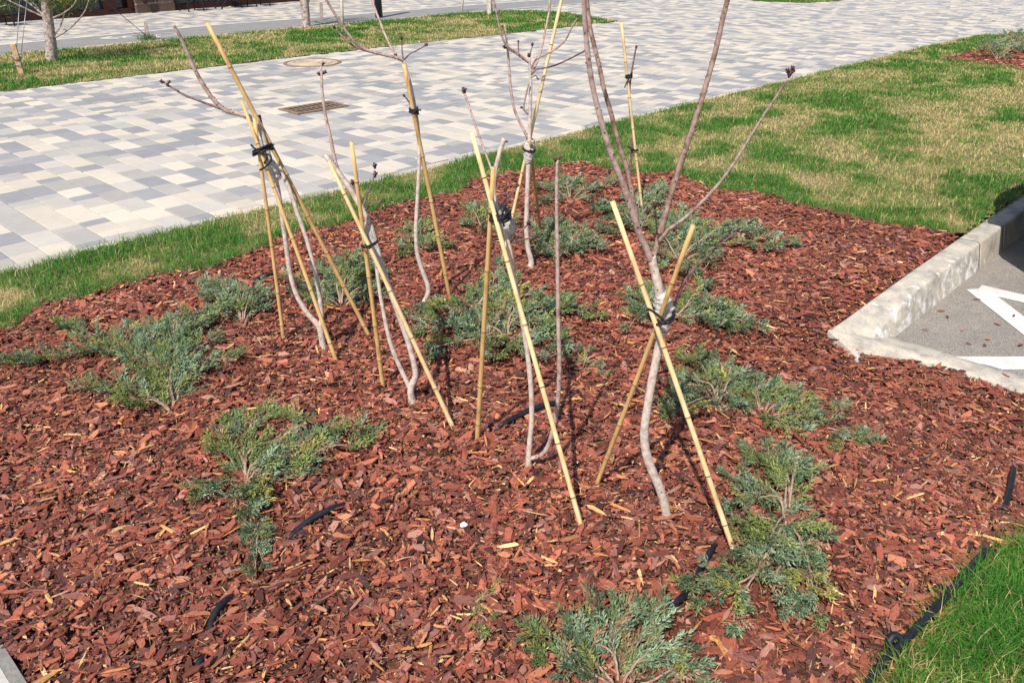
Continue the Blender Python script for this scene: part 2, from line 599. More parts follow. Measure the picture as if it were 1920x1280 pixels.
# ------------------------------------------------------------------ mesh helpers
def mesh_np(name, verts, polys, mats, mat_idx=None, tint=None, uvs=None, smooth=False, floats=None):
    """polys: list of int arrays (n,k), faces with k corners; tint: per-vertex colour"""
    me = bpy.data.meshes.new(name)
    verts = np.asarray(verts, np.float32)
    polys = [np.asarray(p, np.int32) for p in polys if len(p)]
    loops = np.concatenate([p.ravel() for p in polys])
    sizes = np.concatenate([np.full(len(p), p.shape[1], np.int32) for p in polys])
    starts = np.concatenate([[0], np.cumsum(sizes)[:-1]]).astype(np.int32)
    me.vertices.add(len(verts))
    me.vertices.foreach_set('co', verts.ravel())
    me.loops.add(len(loops))
    me.loops.foreach_set('vertex_index', loops)
    me.polygons.add(len(sizes))
    me.polygons.foreach_set('loop_start', starts)
    try:
        me.polygons.foreach_set('loop_total', sizes)
    except Exception:
        pass
    if mat_idx is not None:
        me.polygons.foreach_set('material_index', np.asarray(mat_idx, np.int32))
    me.polygons.foreach_set('use_smooth', np.full(len(sizes), bool(smooth)))
    if uvs is not None:
        ul = me.uv_layers.new(name='UVMap')
        ul.data.foreach_set('uv', np.asarray(uvs, np.float32)[loops].ravel())
    if tint is not None:
        a = me.attributes.new('tint', 'FLOAT_COLOR', 'POINT')
        t = np.ones((len(verts), 4), np.float32)
        t[:, :3] = tint
        a.data.foreach_set('color', t.ravel())
    if floats:
        for k, arr in floats.items():
            a = me.attributes.new(k, 'FLOAT', 'POINT')
            a.data.foreach_set('value', np.asarray(arr, np.float32))
    for m in (mats if isinstance(mats, (list, tuple)) else [mats]):
        me.materials.append(m)
    me.update()
    me.validate()
    return me


def obj(name, me, parent=None, label=None, cat=None, group=None, kind=None, loc=None):
    o = bpy.data.objects.new(name, me)
    COL.objects.link(o)
    if parent is not None:
        o.parent = parent
        if loc is None and parent.type == 'EMPTY':
            o.matrix_parent_inverse = Matrix.Translation(-Vector(parent['_base']))
    if loc is not None:
        o.location = loc
    if label:
        o['label'] = label
    if cat:
        o['category'] = cat
    if group:
        o['group'] = group
    if kind:
        o['kind'] = kind
    return o


EMPTIES = []


def empty(name, base, label, cat, group=None):
    o = bpy.data.objects.new(name, None)
    o.empty_display_size = 0.1
    COL.objects.link(o)
    o.location = [float(c) for c in base]
    o['_base'] = [float(c) for c in base]
    EMPTIES.append(o)
    o['label'] = label
    o['category'] = cat
    if group:
        o['group'] = group
    return o


class MB:
    """collects polygons for one mesh"""

    def __init__(s):
        s.v, s.f, s.mi = [], [], []

    def add(s, vs, fs, mi=0):
        o = len(s.v)
        s.v += [tuple(float(c) for c in p) for p in vs]
        for f in fs:
            s.f.append([o + i for i in f])
            s.mi.append(mi)

    def box(s, c, ax, ay, az, mi=0):
        c, ax, ay, az = (np.asarray(k, float) for k in (c, ax, ay, az))
        vs = [c + sx * ax + sy * ay + sz * az for sz in (-1, 1) for sy in (-1, 1) for sx in (-1, 1)]
        s.add(vs, [(0, 2, 3, 1), (4, 5, 7, 6), (0, 1, 5, 4), (2, 6, 7, 3), (0, 4, 6, 2), (1, 3, 7, 5)], mi)

    def tube(s, pts, rad, sides=8, mi=0, cap=True, squash=None, mi_cap=None):
        pts = [np.asarray(p, float) for p in pts]
        n = len(pts)
        rad = [rad] * n if np.isscalar(rad) else list(rad)
        tang = []
        for i in range(n):
            t = pts[min(i + 1, n - 1)] - pts[max(i - 1, 0)]
            tang.append(t / (np.linalg.norm(t) + 1e-12))
        ref = np.array([0, 0, 1.0]) if abs(tang[0][2]) < 0.9 else np.array([1.0, 0, 0])
        nrm = np.cross(tang[0], ref)
        nrm /= np.linalg.norm(nrm)
        vs = []
        for i in range(n):
            nrm = nrm - tang[i] * np.dot(nrm, tang[i])
            nrm /= np.linalg.norm(nrm) + 1e-12
            bn = np.cross(tang[i], nrm)
            for k in range(sides):
                a = 2 * math.pi * k / sides
                vs.append(pts[i] + rad[i] * (math.cos(a) * nrm + math.sin(a) * bn))
        fs = []
        for i in range(n - 1):
            for k in range(sides):
                k2 = (k + 1) % sides
                fs.append((i * sides + k, i * sides + k2, (i + 1) * sides + k2, (i + 1) * sides + k))
        s.add(vs, fs, mi)
        if cap:
            o = len(s.v) - len(vs)
            s.f.append([o + k for k in range(sides)][::-1])
            s.mi.append(mi if mi_cap is None else mi_cap)
            s.f.append([o + (n - 1) * sides + k for k in range(sides)])
            s.mi.append(mi if mi_cap is None else mi_cap)

    def ellipsoid(s, c, axis, r, L, mi=0, sides=6, rings=4):
        axis = np.asarray(axis, float)
        axis = axis / (np.linalg.norm(axis) + 1e-9)
        c = np.asarray(c, float)
        pts = []
        rad = []
        for i in range(rings + 1):
            t = i / rings
            pts.append(c + axis * L * (t - 0.25))
            rad.append(r * max(0.06, math.sin(math.pi * min(1, 0.12 + 0.88 * t)) ** 0.8))
        s.tube(pts, rad, sides, mi)

    def build(s, name, mats, smooth=True):
        me = bpy.data.meshes.new(name)
        me.from_pydata(s.v, [], s.f)
        for m in (mats if isinstance(mats, (list, tuple)) else [mats]):
            me.materials.append(m)
        me.polygons.foreach_set('material_index', s.mi)
        me.polygons.foreach_set('use_smooth', [bool(smooth)] * len(s.f))
        me.update()
        return me


def spline(pts, n=6):
    """Catmull-Rom through points (rows may carry extra columns)"""
    P = np.asarray(pts, float)
    if len(P) == 2:
        return np.array([P[0] + (P[1] - P[0]) * t for t in np.linspace(0, 1, n + 1)])
    Q = np.vstack([2 * P[0] - P[1], P, 2 * P[-1] - P[-2]])
    out = []
    for i in range(1, len(Q) - 2):
        a, b, c, d = Q[i - 1], Q[i], Q[i + 1], Q[i + 2]
        for t in np.linspace(0, 1, n, endpoint=False):
            out.append(0.5 * ((2 * b) + (c - a) * t + (2 * a - 5 * b + 4 * c - d) * t * t + (3 * b - a - 3 * c + d) * t ** 3))
    out.append(P[-1])
    return np.array(out)


def sheet(name, poly, z, mat, kind='structure', parent=None, label=None, cat=None):
    me = bpy.data.meshes.new(name)
    vs = [(float(p[0]), float(p[1]), float(p[2]) if len(p) > 2 and z is None else float(z)) for p in poly]
    a = sum(vs[i][0] * vs[(i + 1) % len(vs)][1] - vs[(i + 1) % len(vs)][0] * vs[i][1] for i in range(len(vs)))
    if a < 0:
        vs = vs[::-1]
    me.from_pydata(vs, [], [list(range(len(vs)))])
    me.materials.append(mat)
    me.update()
    return obj(name, me, parent=parent, kind=kind, label=label, cat=cat)


# ------------------------------------------------------------------ outlines of the setting (picture points -> ground)
G0 = lambda L: [tuple(on_z(a, b)[:2]) for a, b in L]
V_PAVE = -5.13            # paving edge next to the near lawn
V_STRIP = -11.6           # far lawn strip, near edge
CURB_IN, CURB_OUT, CURB_BASE = -1.435, -1.317, -1.271
Z_ASPH = -0.17

bed_back = G0([(-160, 700), (0, 628), (57, 598), (77, 576), (111, 571), (175, 561), (215, 540), (269, 531), (286, 521), (336, 517),
               (403, 504), (453, 482), (487, 474), (521, 450), (560, 440), (620, 432), (670, 412), (707, 398), (784, 382), (835, 368),
               (858, 369), (884, 341), (973, 328), (1010, 319), (1060, 312), (1093, 310), (1127, 319), (1211, 330), (1262, 328),
               (1314, 353), (1334, 364), (1404, 366), (1458, 371), (1482, 386), (1515, 391), (1555, 401), (1582, 411), (1653, 424),
               (1720, 430), (1800, 440)])
C0 = on_z(1552, 620, -0.045)
u0, v0 = uv(C0[0], C0[1])
front_near = [(C0[0], C0[1]), xy(3.97, -1.25), xy(4.054, -1.0), xy(4.054, 1.2)]
bed_poly = bed_back + [xy(4.6, CURB_IN)] + front_near[:3] + [xy(4.054, 0.1)] + \
    [tuple(gp(a, b)[:2]) for a, b in [(1990, 985), (1920, 1018), (1880, 1040), (1842, 1065), (1780, 1135), (1705, 1222), (1655, 1280), (1600, 1340)]] + \
    [xy(0.225, -0.55), xy(0.225, -2.8)] + [xy(0.24, -3.6)]
lawn_near = [xy(-2.5, V_PAVE)] + [xy(15.4, V_PAVE)] + G0([(1800, 75), (1840, 68), (1880, 67), (1930, 72), (2100, 95)]) + [xy(16.0, CURB_IN), xy(uv(*bed_back[-1])[0] + 0.02, CURB_IN)] + \
    bed_back[::-1] + [xy(0.24, -3.6), xy(0.24, -4.0), xy(-2.5, -4.0)]
lawn_corner = [tuple(gp(a, b)[:2]) for a, b in [(2300, 900), (1990, 985), (1920, 1018), (1880, 1040), (1842, 1065), (1780, 1135), (1705, 1222), (1655, 1280), (1600, 1340)]] + \
    [xy(0.225, -0.55), xy(0.225, 1.5), xy(3.9, 1.5)]
lawn_strip = G0([(10, 172), (330, 133), (640, 97), (930, 66), (1080, 49), (1160, 40), (1110, 33), (1050, 24), (1000, 21), (940, 22), (880, 25),
                 (812, 31), (600, 50), (408, 66), (320, 75), (160, 90), (0, 104), (-60, 110)]) + [xy(3.1, -15.2), xy(3.1, -11.75)]
lawn_far = G0([(1395, 0), (1430, 3), (1500, 6), (1560, 3), (1600, -3), (1500, -14), (1380, -8)])
bike_lo = G0([(-260, 127), (0, 104), (320, 75), (408, 66), (600, 49), (812, 30), (879, 24.5), (1000, 14.5), (1089, 8), (1300, -7)])
bike_hi = G0([(-260, 107), (0, 85.5), (280, 59.5), (420, 46.5), (600, 33.5), (880, 11), (1035, 0), (1200, -11)])
bike_poly = bike_lo + bike_hi[::-1]
far_bed = G0([(1768, 114), (1795, 108), (1818, 99), (1840, 96), (1862, 84), (1890, 76), (1960, 74), (2050, 90), (2050, 150), (1960, 142), (1915, 132), (1880, 125), (1845, 121), (1800, 116)])
FA, FB = on_z(0, 44.5), on_z(600, 0.5)           # foot of the shop front
fdir = (FB - FA) / np.linalg.norm(FB - FA)
fnrm = np.array([fdir[1], -fdir[0], 0])            # towards the camera

# big ground sheet and bases
sheet('ground', [(-600, -600), (600, -600), (600, 900), (-600, 900)], -0.30, M_GROUND)
pave = sheet('paving', [xy(-8, -26), xy(60, -26), xy(60, 4), xy(17.5, 4), xy(17.5, V_PAVE + 1.2), xy(15.4, V_PAVE + 0.05), xy(-8, V_PAVE + 0.05)], -0.010, M_JOINT)
sheet('car_park', [xy(4.14, CURB_BASE - 0.06), xy(17.5, CURB_BASE - 0.06), xy(17.5, 9), xy(4.14, 9)], Z_ASPH, M_ASPH)
sheet('footpath', [xy(-8, -4.2), xy(0.195, -4.2), xy(0.195, 6), xy(-8, 6)], 0.012, M_CONC)
mb = MB()
for k in range(12):
    a, b = -4.2 + k * 0.8, -4.2 + k * 0.8 + 0.796
    x0 = W(0.2105, (a + b) / 2, 0.0)
    mb.box(x0, np.array([CU, SU, 0]) * 0.0145, np.array([SU, -CU, 0]) * (b - a) / 2, (0, 0, 0.022))
obj('path_edging', mb.build('path_edging', M_EDGE, False), kind='structure')


def field(name, poly, step, zf, mat, kind='structure', pad=0.0):
    """a height-field sheet clipped (by cells) to an outline"""
    P = np.array(poly)
    x0, y0 = P.min(0) - step
    x1, y1 = P.max(0) + step
    nx, ny = int((x1 - x0) / step) + 1, int((y1 - y0) / step) + 1
    X, Y = np.meshgrid(np.linspace(x0, x1, nx), np.linspace(y0, y1, ny), indexing='ij')
    Z = zf(X, Y)
    cx = (X[:-1, :-1] + X[1:, 1:]) / 2
    cy = (Y[:-1, :-1] + Y[1:, 1:]) / 2
    keep = inpoly(cx, cy, poly)
    if pad:
        keep |= edge_dist(cx, cy, poly) < pad
    idx = np.arange(nx * ny).reshape(nx, ny)
    q = np.stack([idx[:-1, :-1], idx[1:, :-1], idx[1:, 1:], idx[:-1, 1:]], -1)[keep]
    me = mesh_np(name, np.stack([X, Y, Z], -1).reshape(-1, 3), [q], mat, smooth=True)
    return obj(name, me, kind=kind)


field('lawn', lawn_near, 0.08, lambda x, y: hz(x, y) + 0.006 + 0.004 * vnoise(x, y, 0.2), M_LAWN)
field('lawn', lawn_corner, 0.05, lambda x, y: hz(x, y) + 0.004 + 0.004 * vnoise(x, y, 0.2), M_LAWN)
field('lawn', lawn_strip, 0.10, lambda x, y: 0.006 + 0 * x, M_LAWN)
field('lawn', lawn_far, 0.15, lambda x, y: 0.006 + 0 * x, M_LAWN)
bed = field('mulch_bed', bed_poly, 0.045, lambda x, y: bedz(x, y) - 0.012, M_SOIL, pad=0.0)
bed2 = field('mulch_bed', far_bed, 0.1, lambda x, y: 0.022 + 0 * x, M_SOIL)
bike = sheet('bike_path', bike_poly, 0.006, M_BIKE)

# painted lines: bike path edges and bicycle sign, car park hatching


def band(name, line, w, z, mat):
    L = np.array(line)
    vs = []
    n = len(L)
    for i in range(n):
        t = L[min(i + 1, n - 1)] - L[max(i - 1, 0)]
        t /= np.linalg.norm(t)
        nn = np.array([-t[1], t[0]])
        vs.append((L[i] - nn * w / 2, L[i] + nn * w / 2))
    m = MB()
    for i in range(n - 1):
        a, b = vs[i]
        c, d = vs[i + 1]
        m.add([(*a, z), (*c, z), (*d, z), (*b, z)], [(0, 1, 2, 3)])
    return obj(name, m.build(name, mat, False), kind='structure')


band('painted_line', bike_lo, 0.10, 0.010, M_PAINT)
band('painted_line', bike_hi, 0.10, 0.010, M_PAINT)
m = MB()


def ring(m, c, ex, ey, r, w, z, n=28):
    vs = []
    for k in range(n):
        a = 2 * math.pi * k / n
        for rr in (r - w / 2, r + w / 2):
            p = c + ex * math.cos(a) * rr + ey * math.sin(a) * rr
            vs.append((p[0], p[1], z))
    m.add(vs, [(2 * k, 2 * k + 1, (2 * k + 3) % (2 * n), (2 * k + 2) % (2 * n)) for k in range(n)])


def stroke(m, a, b, w, z):
    a, b = np.asarray(a[:2], float), np.asarray(b[:2], float)
    t = (b - a) / np.linalg.norm(b - a)
    nn = np.array([-t[1], t[0]]) * w / 2
    m.add([(*(a - nn), z), (*(b - nn), z), (*(b + nn), z), (*(a + nn), z)], [(0, 1, 2, 3)])


bc1, bc2 = on_z(303, 66.5), on_z(262, 69.5)
be = (bc2 - bc1) / np.linalg.norm(bc2 - bc1)
bn_ = np.array([-be[1], be[0], 0])
ring(m, bc1, be, bn_, 0.28, 0.045, 0.010)
ring(m, bc2, be, bn_, 0.28, 0.045, 0.010)
mid = (bc1 + bc2) / 2
stroke(m, bc1, mid - bn_ * 0.05 + be * 0.02, 0.06, 0.0105)
stroke(m, mid + be * 0.02 - bn_ * 0.05, bc2 + bn_ * 0.32 - be * 0.1, 0.06, 0.011)
stroke(m, bc2, bc2 + bn_ * 0.4 - be * 0.14, 0.06, 0.0115)
stroke(m, bc1 + bn_ * 0.36 + be * 0.15, mid - bn_ * 0.05 + be * 0.02, 0.06, 0.012)
ar = on_z(222, 71.5)
stroke(m, ar - be * 0.25, ar + be * 0.3, 0.09, 0.0105)
stroke(m, ar + be * 0.3, ar + be * 0.05 + bn_ * 0.2, 0.09, 0.011)
stroke(m, ar + be * 0.3, ar + be * 0.05 - bn_ * 0.2, 0.09, 0.0115)
obj('painted_bicycle_sign', m.build('painted_bicycle_sign', M_PAINT, False), kind='structure')
ZP = Z_ASPH + 0.004
AZ = lambda L: [tuple(on_z(a, b, ZP)) for a, b in L]
hatchA = AZ([(1812, 542.5), (1835, 541), (1841, 534), (1920, 552.5), (2080, 590), (2080, 605), (1920, 567.5), (1871, 556), (1920, 593), (1990, 646), (1990, 680), (1920, 628)])
sheet('painted_line', hatchA, ZP, M_PAINT)
sheet('painted_line', AZ([(1790, 668), (2080, 668), (2080, 692.5), (1872, 692.5)]), ZP, M_PAINT)

# ------------------------------------------------------------------ kerb
kerb = bpy.data.objects.new('kerb', None)
COL.objects.link(kerb)
kerb['kind'] = 'structure'
kerb['_base'] = [0.0, 0.0, 0.0]


def kerb_stone(u_a, u_b, parent, worn=False, seed=0):
    """raised kerb stone running along u; top at z=0, battered face down to the asphalt"""
    nu = max(6, int((u_b - u_a) / 0.03))
    prof_n = 15
    vs, bloom = [], []
    for i in range(nu + 1):
        u = u_a + (u_b - u_a) * i / nu
        end = 0.0
        if worn:
            end = 1 - float(ss(u0 + 0.02, 4.75, u))
        inn_v = CURB_IN + (v0 - CURB_IN) * end
        inn_z = 0.0 + (C0[2] - 0.0) * end
        # section: inner bottom, inner top, outer shoulder, face, base
        sh_v = CURB_OUT + 0.0 * end
        sh_z = 0.0 + (-0.12 - 0.0) * end ** 1.3
        pr = [(inn_v - 0.004, inn_z - 0.16), (inn_v, inn_z - 0.008), (inn_v + 0.008, inn_z)]
        for t in np.linspace(0.12, 0.88, 4):
            pr.append((inn_v + (sh_v - inn_v) * t, inn_z + (sh_z - inn_z) * t + 0.002))
        for a in np.linspace(0, 1, 5):
            ang = a * math.radians(72)
            r = 0.018
            pr.append((sh_v - r * 0.2 + r * math.sin(ang), sh_z - r * (1 - math.cos(ang))))
        lastv, lastz = pr[-1]
        for t in (0.35, 0.7, 1.0):
            zb = Z_ASPH - 0.03
            pr.append((lastv + (CURB_BASE + 0.006 - lastv) * t, lastz + (zb - lastz) * t))
        for k, (v, z) in enumerate(pr):
            x, y = xy(u, v)
            wob = (0.010 if worn else 0.004) * (vnoise(u * 1.0, v * 1.0 + z, 0.09, seed) - 0.5) * (1 if 2 < k < prof_n - 1 else 0)
            vs.append((x, y, z + wob))
            f = 0.0
            f = 0.14 * float(ss(-1.40, -1.28, v)) + (0.03 if worn else -0.06)
            if z < -0.12:
                f += 0.05
            bloom.append(f - 0.08 * float(ss(5.2, 6.2, u)))
    m = len(pr)
    q = []
    for i in range(nu):
        for k in range(m - 1):
            q.append((i * m + k, (i + 1) * m + k, (i + 1) * m + k + 1, i * m + k + 1))
    me = mesh_np('kerb_stone', vs, [np.array(q)], M_KERB, smooth=True, floats={'bloom': bloom})
    # end caps
    import bmesh
    b = bmesh.new()
    b.from_mesh(me)
    b.verts.ensure_lookup_table()
    for s in (0, nu):
        try:
            b.faces.new([b.verts[s * m + k] for k in range(m)])
        except Exception:
            pass
    bmesh.ops.recalc_face_normals(b, faces=b.faces)
    b.to_mesh(me)
    b.free()
    return obj('kerb_stone', me, parent=parent)


j1 = uv(*on_z(1794, 445.5)[:2])[0]
j2 = uv(*on_z(1843.5, 415)[:2])[0]
kerb_stone(u0, j1 - 0.003, kerb, True, 1)
edges_ = [j1 + 0.003, j2 - 0.003]
kerb_stone(j1 + 0.003, j2 - 0.003, kerb, False, 2)
a = j2 + 0.003
while a < 15:
    kerb_stone(a, a + 0.994, kerb, False, a)
    a += 1.0
# dropped front kerb, along v
vs, bloom = [], []
nv = 70
for i in range(nv + 1):
    v = v0 + (1.3 - v0) * i / nv
    t = float(ss(v0, -1.0, v))
    un = u0 + (4.054 - u0) * t
    uf = 4.218 + 0.0
    zn = C0[2] + (Z_ASPH + 0.006 - C0[2]) * t
    zf = Z_ASPH + 0.006
    pr = [(un - 0.004, zn - 0.12), (un, zn - 0.012), (un + 0.012, zn)]
    for s in (0.3, 0.5, 0.7):
        pr.append((un + (uf - un) * s, zn + (zf - zn) * s + 0.002))
    pr += [(uf - 0.006, zf), (uf + 0.002, zf - 0.012)]
    for k, (u, z) in enumerate(pr):
        x, y = xy(u, v)
        vs.append((x, y, z + 0.008 * (vnoise(u, v, 0.1, 4) - 0.5) * (1 if 1 < k < 7 else 0)))
        bloom.append(0.02 if v < -0.9 else -0.05)
m_ = len(pr)
q = [(i * m_ + k, i * m_ + k + 1, (i + 1) * m_ + k + 1, (i + 1) * m_ + k) for i in range(nv) for k in range(m_ - 1)]
obj('dropped_kerb_stone', mesh_np('dropped_kerb_stone', vs, [np.array(q)], M_KERB, smooth=True, floats={'bloom': bloom}), parent=kerb)

# ------------------------------------------------------------------ paving slabs
CW = 0.18
slabs = []
rng = random.Random(3)
for i in range(-25, 190):
    v = -24.0 + rng.random() * 0.3
    prev = -1
    while v < 3:
        L = rng.choices([0.30, 0.24, 0.12, 0.18], [5, 3, 2.4, 2])[0]
        c = rng.choices([0, 1, 2, 3], [4.2, 2.6, 2.2, 3.3])[0]
        if c == prev and rng.random() < 0.6:
            c = rng.choice([0, 1, 2, 3])
        prev = c
        slabs.append((i * CW, (i + 1) * CW, v, v + L, c))
        v += L
for u_ in np.arange(-2, 18, 0.3):                      # border courses beside the lawns
    for vv in (V_PAVE - 0.12, V_STRIP - 0.02):
        slabs.append((u_, u_ + 0.3, vv, vv + 0.12, -1 - rng.choice([0, 1, 1, 2])))
S = np.array(slabs)
cut = (S[:, 4] >= 0) & (S[:, 2] < V_PAVE - 0.12) & (S[:, 3] > V_PAVE - 0.12) & (S[:, 0] < 15.3)
S[cut, 3] = V_PAVE - 0.12
S = S[(S[:, 3] - S[:, 2]) > 0.03]
border = S[:, 4] < 0
cu, cv = (S[:, 0] + S[:, 1]) / 2, (S[:, 2] + S[:, 3]) / 2
cx, cy = xy(cu, cv)
px, py, dep = proj(np.stack([cx, cy, 0 * cx], -1))
vis = (dep > 1) & (px > -500) & (px < 2420) & (py > -40) & (py < 700)
front = (cx - FA[0]) * fnrm[0] + (cy - FA[1]) * fnrm[1] > -0.15
ok = vis & front & ~inpoly(cx, cy, lawn_strip) & ~inpoly(cx, cy, lawn_far) & ~inpoly(cx, cy, bike_poly)
ok &= (cv < V_PAVE) | ((cu > 15.4) & ~inpoly(cx, cy, lawn_near))
nonb = ~border & (cv > V_PAVE - 0.12) & (cu < 15.4)
ok &= ~nonb
# leave the drain and manhole openings free
GU, GV = (4.83, 5.49), (-8.19, -7.81)
MH = on_z(586, 118.5)
ok &= ~((S[:, 1] > GU[0]) & (S[:, 0] < GU[1]) & (S[:, 3] > GV[0]) & (S[:, 2] < GV[1]) & False)
S, cx, cy, px, py, dep = S[ok], cx[ok], cy[ok], px[ok], py[ok], dep[ok]
S[:, 4] = np.where(S[:, 4] < 0, -1 - S[:, 4], S[:, 4])
area = (S[:, 1] - S[:, 0]) * (S[:, 3] - S[:, 2]) * (H / np.hypot(cx, cy)) / (dep ** 2)
inside = (px > 0) & (px < 1920) & (py > 0) & (py < 520)
order = np.argsort(-np.where(inside, area, 0))
big = set(order[:290].tolist())
G_ = 0.0028   # half joint


def slab_verts(hu, hv, z, bev=0.003):
    vs = []
    for zz, s in ((z - 0.03, 0), (z - bev, 0), (z, bev)):
        for a, b in ((-1, -1), (1, -1), (1, 1), (-1, 1)):
            vs.append((a * (hu - s), b * (hv - s), zz))
    fs = [(8, 9, 10, 11)]
    for l in (0, 4):
        for k in range(4):
            fs.append((l + k, l + (k + 1) % 4, l + 4 + (k + 1) % 4, l + 4 + k))
    return np.array(vs), np.array(fs)


cache = {}
RZ = math.atan2(SU, CU)
zj = RS.rand(len(S)) * 0.003 - 0.0015
allv, allf, allm = [], [], []
nv_ = 0
for k in range(len(S)):
    ua, ub, va, vb, c = S[k]
    hu, hv = round((ub - ua) / 2 - G_, 4), round((vb - va) / 2 - G_, 4)
    if k in big:
        key = (hu, hv, int(c))
        if key not in cache:
            vs, fs = slab_verts(hu, hv, 0.0)
            vs = vs.copy()
            vs[:, 1] *= -1
            cache[key] = mesh_np('paving_slab', vs, [fs[:, ::-1]], SLAB[int(c)])
        o = bpy.data.objects.new('paving_slab', cache[key])
        COL.objects.link(o)
        o.parent = pave
        o.location = (cx[k], cy[k], zj[k])
        o.rotation_euler = (0, 0, RZ)
    else:
        vs, fs = slab_verts(hu, hv, zj[k])
        if dep[k] > 9:
            vs, fs = vs[[0, 1, 2, 3, 8, 9, 10, 11]], np.array([(4, 5, 6, 7)] + [(j, (j + 1) % 4, 4 + (j + 1) % 4, 4 + j) for j in range(4)])
        uu, vv = vs[:, 0] + (ua + ub) / 2, vs[:, 1] + (va + vb) / 2
        x, y = xy(uu, vv)
        allv.append(np.stack([x, y, vs[:, 2]], -1))
        allf.append(fs[:, ::-1] + nv_)
        allm.append(np.full(len(fs), int(c)))
        nv_ += len(vs)
obj('paving_slab_field', mesh_np('paving_slab_field', np.concatenate(allv), [np.concatenate(allf)], SLAB, mat_idx=np.concatenate(allm)), parent=pave, kind='stuff')

# drain grate and manhole, set into the paving
gc = W(sum(GU) / 2, sum(GV) / 2, 0.006)
grate = empty('drain_grate', gc, 'rusty iron drain grate with two rows of slots set in the paving', 'drain grate')
eu, ev, ez = np.array([CU, SU, 0]), np.array([SU, -CU, 0]), np.array([0, 0, 1.0])
hu, hv = (GU[1] - GU[0]) / 2, (GV[1] - GV[0]) / 2
m = MB()
for s in (-1, 1):
    m.box(gc + ev * s * (hv - 0.02) + ez * 0.004, eu * hu, ev * 0.02, ez * 0.006)
    m.box(gc + eu * s * (hu - 0.02) + ez * 0.0035, eu * 0.02, ev * (hv - 0.04), ez * 0.006)
m.box(gc + ez * 0.003, eu * (hu - 0.04), ev * 0.014, ez * 0.006)
obj('frame', m.build('frame', M_RUST, False), parent=grate)
m = MB()
m.box(gc + ez * 0.005, eu * (hu - 0.03), ev * (hv - 0.03), ez * 0.001)  # thin dark plate under the bars; the pit's shade is put into its colour
obj('pit', m.build('pit', M_PIT_SHADE, False), parent=grate)
for k in range(9):
    for s in (-1, 1):
        m = MB()
        c = gc + eu * (-hu + 0.075 + k * (2 * hu - 0.15) / 8) + ev * s * (hv - 0.013) / 2
        m.box(c + ez * 0.0055, eu * 0.009, ev * ((hv - 0.054) / 2), ez * 0.0025)
        obj('bar', m.build('bar', M_RUST, False), parent=grate)
man = empty('manhole_cover', MH, 'round tan manhole cover in the paving beside the far lawn strip', 'manhole cover')
for nm, r0, r1, z, mt in (('rim', 0.375, 0.42, 0.010, M_RUST), ('lid', 0.0, 0.365, 0.008, M_MANHOLE)):
    m = MB()
    vs = []
    n = 48
    for k in range(n):
        a = 2 * math.pi * k / n
        for rr, zz in ((r1, -0.02), (r1, z), (max(r0, 0.001), z), (max(r0, 0.001), -0.02)):
            vs.append(MH + np.array([math.cos(a) * rr, math.sin(a) * rr, zz]))
    m.add(vs, [(4 * k + j, 4 * ((k + 1) % n) + j, 4 * ((k + 1) % n) + j + 1, 4 * k + j + 1) for k in range(n) for j in range(3)])
    obj(nm, m.build(nm, mt, False), parent=man)
for k, r in enumerate((0.10, 0.19, 0.28)):
    m = MB()
    m.tube([MH + np.array([math.cos(t) * r, math.sin(t) * r, 0.009]) for t in np.linspace(0, 2 * math.pi, 40)], 0.008, 5)
    obj('raised_ring', m.build('raised_ring', M_MANHOLE), parent=man)

# ------------------------------------------------------------------ grass
LUSH = [(1590, 190, 62, 20), (1630, 238, 75, 26), (1760, 157, 60, 13), (1700, 126, 50, 10), (1380, 242, 90, 26), (1330, 290, 50, 14), (1600, 337, 50, 16),
        (1810, 355, 70, 24), (1850, 395, 70, 30), (1680, 400, 80, 14), (1440, 350, 90, 16), (1470, 305, 50, 14), (1330, 345, 60, 14), (1700, 250, 40, 8), (1850, 230, 50, 14),
        (1250, 205, 70, 12), (1440, 190, 40, 8), (1870, 150, 50, 10), (1850, 85, 70, 14), (1750, 100, 80, 10), (1560, 250, 40, 10), (1450, 285, 40, 10),
        (60, 560, 150, 60), (160, 520, 140, 40), (280, 500, 120, 30), (400, 470, 90, 30), (20, 600, 90, 30), (860, 330, 60, 18), (920, 310, 80, 20), (820, 345, 50, 14),
        (960, 300, 60, 10), (1120, 285, 80, 14), (1190, 250, 70, 14), (1230, 300, 60, 14), (740, 355, 60, 10), (640, 400, 40, 10),
        (60, 160, 120, 12), (180, 112, 170, 7), (120, 118, 90, 8), (330, 108, 0, 0), (390, 112, 70, 9), (300, 78, 80, 5), (470, 90, 50, 7), (640, 62, 70, 9), (590, 70, 70, 9),
        (1000, 28, 120, 6), (950, 42, 70, 7), (980, 57, 50, 4), (720, 45, 80, 6), (860, 30, 100, 5), (1100, 38, 70, 5), (600, 98, 30, 4), (20, 130, 60, 8), (500, 100, 30, 4),
        (1480, 3, 200, 10), (1850, 1180, 200, 120), (1780, 1260, 160, 60), (1900, 1060, 60, 40)]


